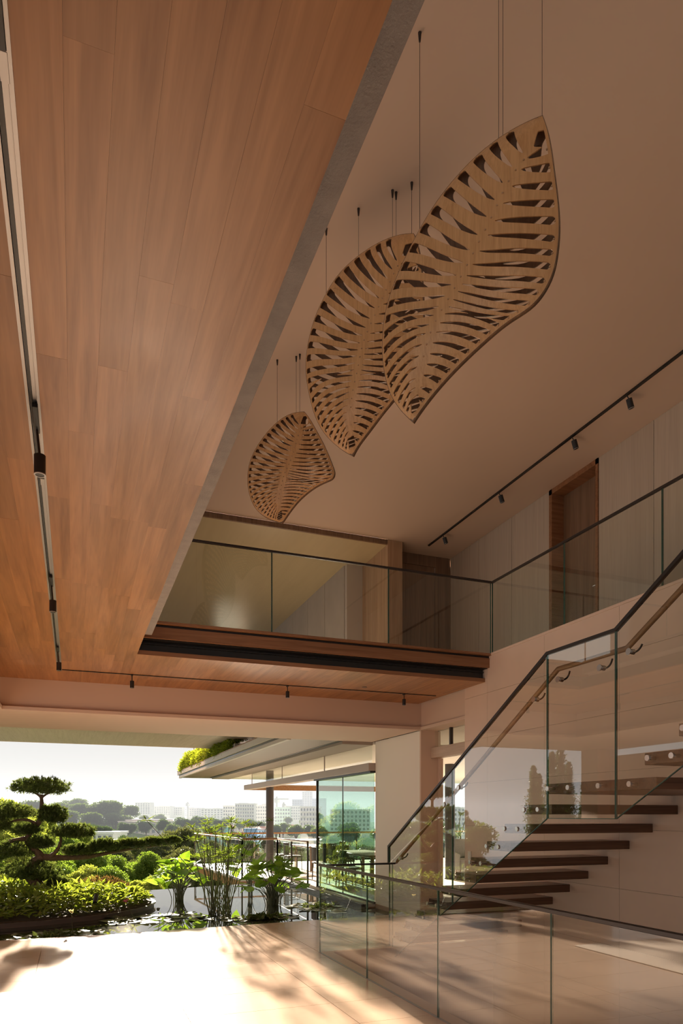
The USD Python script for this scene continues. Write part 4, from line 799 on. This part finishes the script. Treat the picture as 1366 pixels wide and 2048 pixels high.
PLACES = (('light', 4, 1580, 31, 150), ('light', -48, 1584, 29, 150), ('light', 46, 1612, 34, 100), ('light', 20, 1650, 27, 130), ('light', 70, 1660, 30, 110), ('light', -70, 1640, 24, 120), ('mid', 100, 1690, 27, 130), ('mid', 165, 1696, 30, 120), ('yellow', 60, 1722, 23, 130), ('yellow', 125, 1735, 25, 120), ('mid', 220, 1728, 27, 110), ('yellow', 285, 1745, 27, 80), ('dusk', 250, 1690, 50, 120), ('dusk', 320, 1690, 44, 120), ('dusk', 372, 1730, 32, 120), ('dusk', 440, 1690, 42, 120),
          ('mid', 60, 1690, 30, 105), ('mid', 215, 1706, 32, 105), ('mid', 262, 1722, 36, 84), ('mid', -15, 1700, 24, 110), ('mid', 125, 1668, 44, 90),
          ('yellow', 150, 1722, 26, 110), ('yellow', 95, 1742, 23, 100), ('yellow', 195, 1742, 25, 90), ('yellow', 20, 1748, 21, 110), ('yellow', 250, 1752, 27, 70), ('yellow', 160, 1655, 62, 60),
          ('dusk', 352, 1650, 52, 135), ('dusk', 302, 1668, 46, 96), ('dusk', 415, 1672, 48, 96), ('dusk', 285, 1712, 40, 90), ('dusk', 345, 1706, 40, 100), ('dusk', 400, 1716, 38, 96), ('dusk', 455, 1706, 44, 96), ('dusk', 500, 1700, 48, 90),
          ('mid', 290, 1700, 34, 90), ('mid', 330, 1728, 30, 90), ('dusk', 375, 1690, 36, 110), ('dusk', 430, 1722, 34, 90), ('mid', 20, 1640, 40, 100), ('light', 75, 1620, 45, 80), ('dark', 130, 1640, 105, 70), ('dark', 205, 1640, 130, 62), ('dark', 252, 1662, 95, 60), ('dark', 300, 1664, 100, 52), ('dark', 470, 1655, 120, 55), ('dark', 545, 1668, 95, 60), ('dark', 505, 1672, 90, 55), ('dark', 588, 1680, 90, 66), ('dark', 640, 1684, 80, 70),
          ('dark', 330, 1630, 210, 46), ('dark', 372, 1626, 230, 60), ('dark', 410, 1624, 240, 56), ('dark', 440, 1632, 220, 40), ('dark', 292, 1634, 220, 44), ('dark', 255, 1638, 200, 44),
          ('haze', 500, 1636, 250, 30), ('haze', 520, 1640, 240, 30), ('haze', 478, 1640, 260, 28), ('haze', 566, 1642, 230, 40), ('haze', 592, 1645, 190, 46), ('haze', 618, 1646, 190, 40), ('haze', 640, 1648, 180, 50), ('haze', 552, 1646, 200, 40), ('haze', 430, 1646, 200, 40),
          ('haze', 345, 1644, 190, 46), ('haze', 385, 1646, 180, 44), ('haze', 320, 1625, 420, 36), ('haze', 290, 1628, 420, 30), ('haze', 454, 1632, 380, 24), ('haze', 610, 1634, 380, 26), ('haze', 575, 1632, 400, 24),
          ('haze', 700, 1650, 150, 60), ('haze', 760, 1650, 150, 60), ('haze', 820, 1648, 160, 60), ('haze', 900, 1640, 170, 70), ('haze', 700, 1640, 260, 60), ('dark', 690, 1675, 80, 80), ('dark', 750, 1678, 80, 80), ('dark', 905, 1668, 80, 80),
          ('rain', 215, 1600, 280, 105), ('rain', 165, 1606, 290, 90), ('rain', 255, 1610, 300, 66), ('rain', 110, 1604, 310, 80), ('rain', 60, 1600, 300, 90), ('rain', 185, 1624, 250, 85), ('rain', 130, 1620, 260, 80), ('rain', 232, 1626, 260, 70), ('rain', 80, 1622, 250, 90), ('rain', 150, 1596, 360, 80))
for a in PLACES:
    if 0 <= a[1] < 645: put(*a, nth=sorted(x[1] for x in PLACES if x[0] == a[0] and 0 <= x[1] < 645).index(a[1]))
    else: put(*a)
# tall trees at the left of the house, out of frame but mirrored in the stair glass
ct = thing('tree', 'tall narrow tree at the left of the house mirrored in the stair glass', 'tree', (-13.5, 27, 0), 'tall narrow trees mirrored in the stair glass')
n = 9000; zz2 = rs.random(n); P = np.c_[rs.normal(size=(n, 2)) * (.05 + .80 * (1 - zz2) ** .8 * (.55 + .8 * meshkit.noise(np.c_[zz2 * 7, zz2 * 0, zz2 * 0])))[:, None] * .55, zz2 * 7.6 - 3] + [-13.5, 27, 0]
obj('crown', blades(P, unit(rs.normal(size=(n, 3)) + [0, 0, .4]), .15, .06, seg=1), kinds['dark'], ct)
obj('trunk', cyl((-13.5, 27, -5), (-13.5, 27, 3.5), .14, 8, .05), M_bark, ct)
for i, (x, y, s) in enumerate(((-12.6, 27.2, .86), (-14.3, 27.4, 1.06), (-15.1, 27.8, .92), (-13.9, 28.5, .8), (-16.2, 28, .74))): copy(ct, (x, y, 0), (x * 77) % 360, scale=np.array([s, s, s]), label='narrow tree mirrored in the stair glass, ' + ('leftmost of the row', 'tallest of the row', 'right of the tallest', 'left of the tallest', 'rightmost of the row')[i])
for u, v, t, w in ((-160, 1640, 30, 160), (-300, 1630, 30, 200), (-420, 1640, 26, 200), (-560, 1640, 26, 220)): put('mid', u, v, t, w)
# ---- buildings
M_bwhite = plain('far_white', (.70, .70, .70), .8); M_bgrey = plain('far_grey', (.42, .43, .45), .8); M_bblue = plain('far_blue', (.20, .27, .40), .6); M_bpink = plain('far_beige', (.58, .50, .46), .8)
M_bwin = plain('far_window', (.10, .12, .15), .3); M_roof = plain('far_tile', (.45, .19, .12), .8); M_teal = plain('teal_net', (.12, .42, .42), .8); M_hoard = plain('blue_hoarding', (.12, .33, .62), .7); M_green = plain('pale_green_panel', (.46, .60, .54), .8)
A3, B3 = np.r_[CAMA, 0], np.r_[CAMB, 0]
def fbox(c, a0, a1, b0, b1, z0, z1):
    m = bx(a0, a1, b0, b1, z0, z1); v = np.array(m.vertices); m.vertices = np.r_[c, 0] + v[:, :1] * A3 + v[:, 1:2] * B3 + v[:, 2:] * [0, 0, 1]; return m
def building(label, u0, u1, vt, vb, t, mat, floors=0, bays=0, win=M_bwin, steps=(), roof=None, group=None, depth=None, balcony=False):
    k = t / 1391; c = wpt((u0 + u1) / 2, t); w = (u1 - u0) * k / 2; zt_, zb_ = 1.65 - (vt - 1632) * k, 1.65 - (vb - 1632) * k - 4; dp = depth or min(2 * w, 26)
    b = thing('building', label, 'building', (*c, zb_), group)
    obj('body', fbox(c, -w, w, 0, dp, zb_, zt_), mat, b)
    obj('parapet', fbox(c, -w - .2, w + .2, -.2, dp + .2, zt_, zt_ + .9 * max(.4, k * 1.5)), mat, b)
    for (s0, s1, dv) in steps: obj('roof_block', fbox(c, -w + 2*w*s0, -w + 2*w*s1, dp * .2, dp * .8, zt_, zt_ + dv * k), mat, b)
    if floors:
        fh = (zt_ - zb_ - 4) / floors; ws = []; bs = []
        for i in range(floors):
            for j in range(bays):
                a = -w + 2*w * (j + .22) / bays; ws.append(fbox(c, a, a + 2*w * .52 / bays, -.12, .2, zt_ - (i + .80) * fh, zt_ - (i + .28) * fh))
            if balcony: bs.append(fbox(c, -w, w, -.9, 0, zt_ - (i + 1) * fh, zt_ - (i + .86) * fh))
        obj('window', cat_(ws), win, b, kind='stuff')
        if bs: obj('balcony', cat_(bs), mat, b, kind='stuff')
    if roof is not None:
        hgt = roof * k; q = np.array([[-w*1.05, -1.0, zt_], [w*1.05, -1.0, zt_], [w*1.05, dp + 1, zt_], [-w*1.05, dp + 1, zt_], [-w*.6, dp/2, zt_ + hgt], [w*.6, dp/2, zt_ + hgt]])
        V = np.r_[c, 0] + q[:, :1] * A3 + q[:, 1:2] * B3 + q[:, 2:] * [0, 0, 1]
        obj('roof', trimesh.Trimesh(V, [[0,1,5],[0,5,4],[1,2,5],[2,3,4],[2,4,5],[3,0,4],[0,2,1],[0,3,2]], process=False), M_roof, b)
    return b
building('pale stepped tower block at the far left of the skyline', 270, 300, 1606, 1628, 700, M_bwhite, 7, 6, steps=((.0, .35, 1), (.4, .8, 2)))
building('long low pale block right of the stepped tower on the skyline', 300, 340, 1613, 1630, 760, M_bwhite, 5, 9, steps=((.3, .7, 2),))
building('small pale block on the skyline above the dark tree tops', 342, 364, 1615, 1630, 780, M_bwhite, 4, 5, steps=((.1, .4, 1.5),))
building('pale row of flats on the skyline under the small crane', 364, 402, 1617, 1632, 800, M_bgrey, 4, 8, steps=((.2, .5, 2), (.7, .9, 1.5)))
building('grey-white flats on the skyline left of the papyrus', 402, 446, 1618, 1645, 620, M_bwhite, 6, 7, steps=((.5, .8, 2),))
building('white mid-rise block with rows of windows behind the papyrus', 446, 474, 1612, 1652, 470, M_bwhite, 6, 6, balcony=True, steps=((.1, .5, 1.5),))
building('large white block with a glazed top storey left of the column', 470, 508, 1608, 1656, 440, M_bwhite, 7, 8, balcony=True, steps=((.15, .7, 2.2),))
building('white block with twin roof rooms just left of the column', 506, 534, 1611, 1652, 480, M_bwhite, 6, 6, steps=((.05, .3, 5), (.6, .9, 4)))
building('pale green clad block right of the column', 549, 580, 1616, 1652, 520, M_green, 5, 6, steps=((.1, .3, 2),))
building('white block behind the pale green one under the crane', 572, 600, 1613, 1640, 640, M_bwhite, 5, 6, steps=((.4, .9, 1.5),))
building('white block with a grid of dark windows at the right by the glass wall', 600, 642, 1614, 1662, 360, M_bwhite, 5, 7, balcony=True, steps=((.1, .6, 1.5),))
building('tall grey tower rising above the white block', 604, 624, 1584, 1640, 900, M_bgrey, 16, 4, steps=((.35, .7, 3),))
building('blue-grey block left of the tall tower', 584, 604, 1600, 1640, 820, M_bblue, 9, 4)
building('blue-grey block right of the tall tower', 624, 652, 1598, 1640, 860, M_bblue, 9, 6)
building('beige concrete building wrapped for construction at the left', 236, 334, 1644, 1668, 255, M_bpink, 2, 9, steps=((.08, .95, 5),), depth=16)
building('white house with flat roof half hidden behind the pruned tree', 183, 226, 1668, 1692, 120, M_bwhite, 2, 4, depth=8)
building('small white house with grey roof below the flat-roofed one', 222, 246, 1684, 1704, 110, M_bgrey, 1, 3, depth=8)
building('low house with terracotta roof left of the blue hoarding', 425, 468, 1656, 1668, 290, M_bpink, 1, 5, roof=7)
building('low house with terracotta roof behind the blue hoarding', 478, 516, 1652, 1668, 310, M_bpink, 1, 5, roof=5)
building('terracotta roofed house right of the column', 558, 592, 1654, 1664, 320, M_bpink, 1, 5, roof=5)
building('white house with a terracotta roof just left of the column', 505, 534, 1660, 1678, 230, M_bwhite, 2, 5, roof=7, depth=10)
building('teal netted scaffold building behind the papyrus tops', 408, 452, 1656, 1674, 240, M_teal, 0, 0, depth=8)
building('blue hoarding in front of the terracotta roofs', 488, 512, 1659, 1680, 222, M_hoard, 0, 0, depth=3)
building('long low white building just beyond the terrace railing', 548, 640, 1684, 1704, 140, M_bwhite, 2, 12, depth=10)
building('low white roof beyond the terrace corner', 420, 470, 1706, 1716, 120, M_bwhite, 1, 5, depth=8)
building('white block seen through the dining room glass', 660, 740, 1620, 1662, 420, M_bwhite, 5, 10)
building('white block seen through the lounge behind the stair', 885, 960, 1615, 1670, 380, M_bwhite, 6, 10)
def crane(label, u, vt, vb, t, j0, j1, lean=0):
    k = t / 1391; c = wpt(u, t); z0, z1 = 1.65 - (vb - 1632) * k, 1.65 - (vt - 1632) * k; cr = thing('tower_crane', label, 'crane', (*c, z0))
    obj('mast', fbox(c, -.7, .7, 0, 1.4, z0, z1 + 2), M_bgrey, cr); obj('jib', fbox(c, (j0 - u) * k, (j1 - u) * k, .2, 1.2, z1 - .6, z1 + .6), M_bgrey, cr)
    obj('counterweight', fbox(c, (j0 - u) * k, (j0 - u) * k + 3, .1, 1.3, z1 - 3, z1 - .6), M_bgrey, cr); obj('cab', fbox(c, .7, 2.4, 0, 1.4, z1 - 3, z1 - .8), M_bwhite, cr)
crane('pale tower crane with a long jib right of the column', 553, 1598, 1662, 560, 548, 577)
crane('small tower crane on the skyline above the left flats', 375, 1607, 1655, 780, 371, 378)
crane('small tower crane between the column and the tall tower', 567, 1609, 1660, 600, 564, 571)
# ---- haze lying over the valley
M_haze = usdkit.material(stage, '/World/Looks/haze', {'v': ('principled_volume', {'color': (0.46, 0.53, 0.64), 'density': 0.0006, 'anisotropy': 0.0})}, [], volume='v.volume')
q = wpt(683, 75)
obj('haze', fbox(np.zeros(2), -1500, 1500, 75, 1500, -30, 32), M_haze, label='pale haze lying over the valley and the far city', cat='haze', kind='stuff')
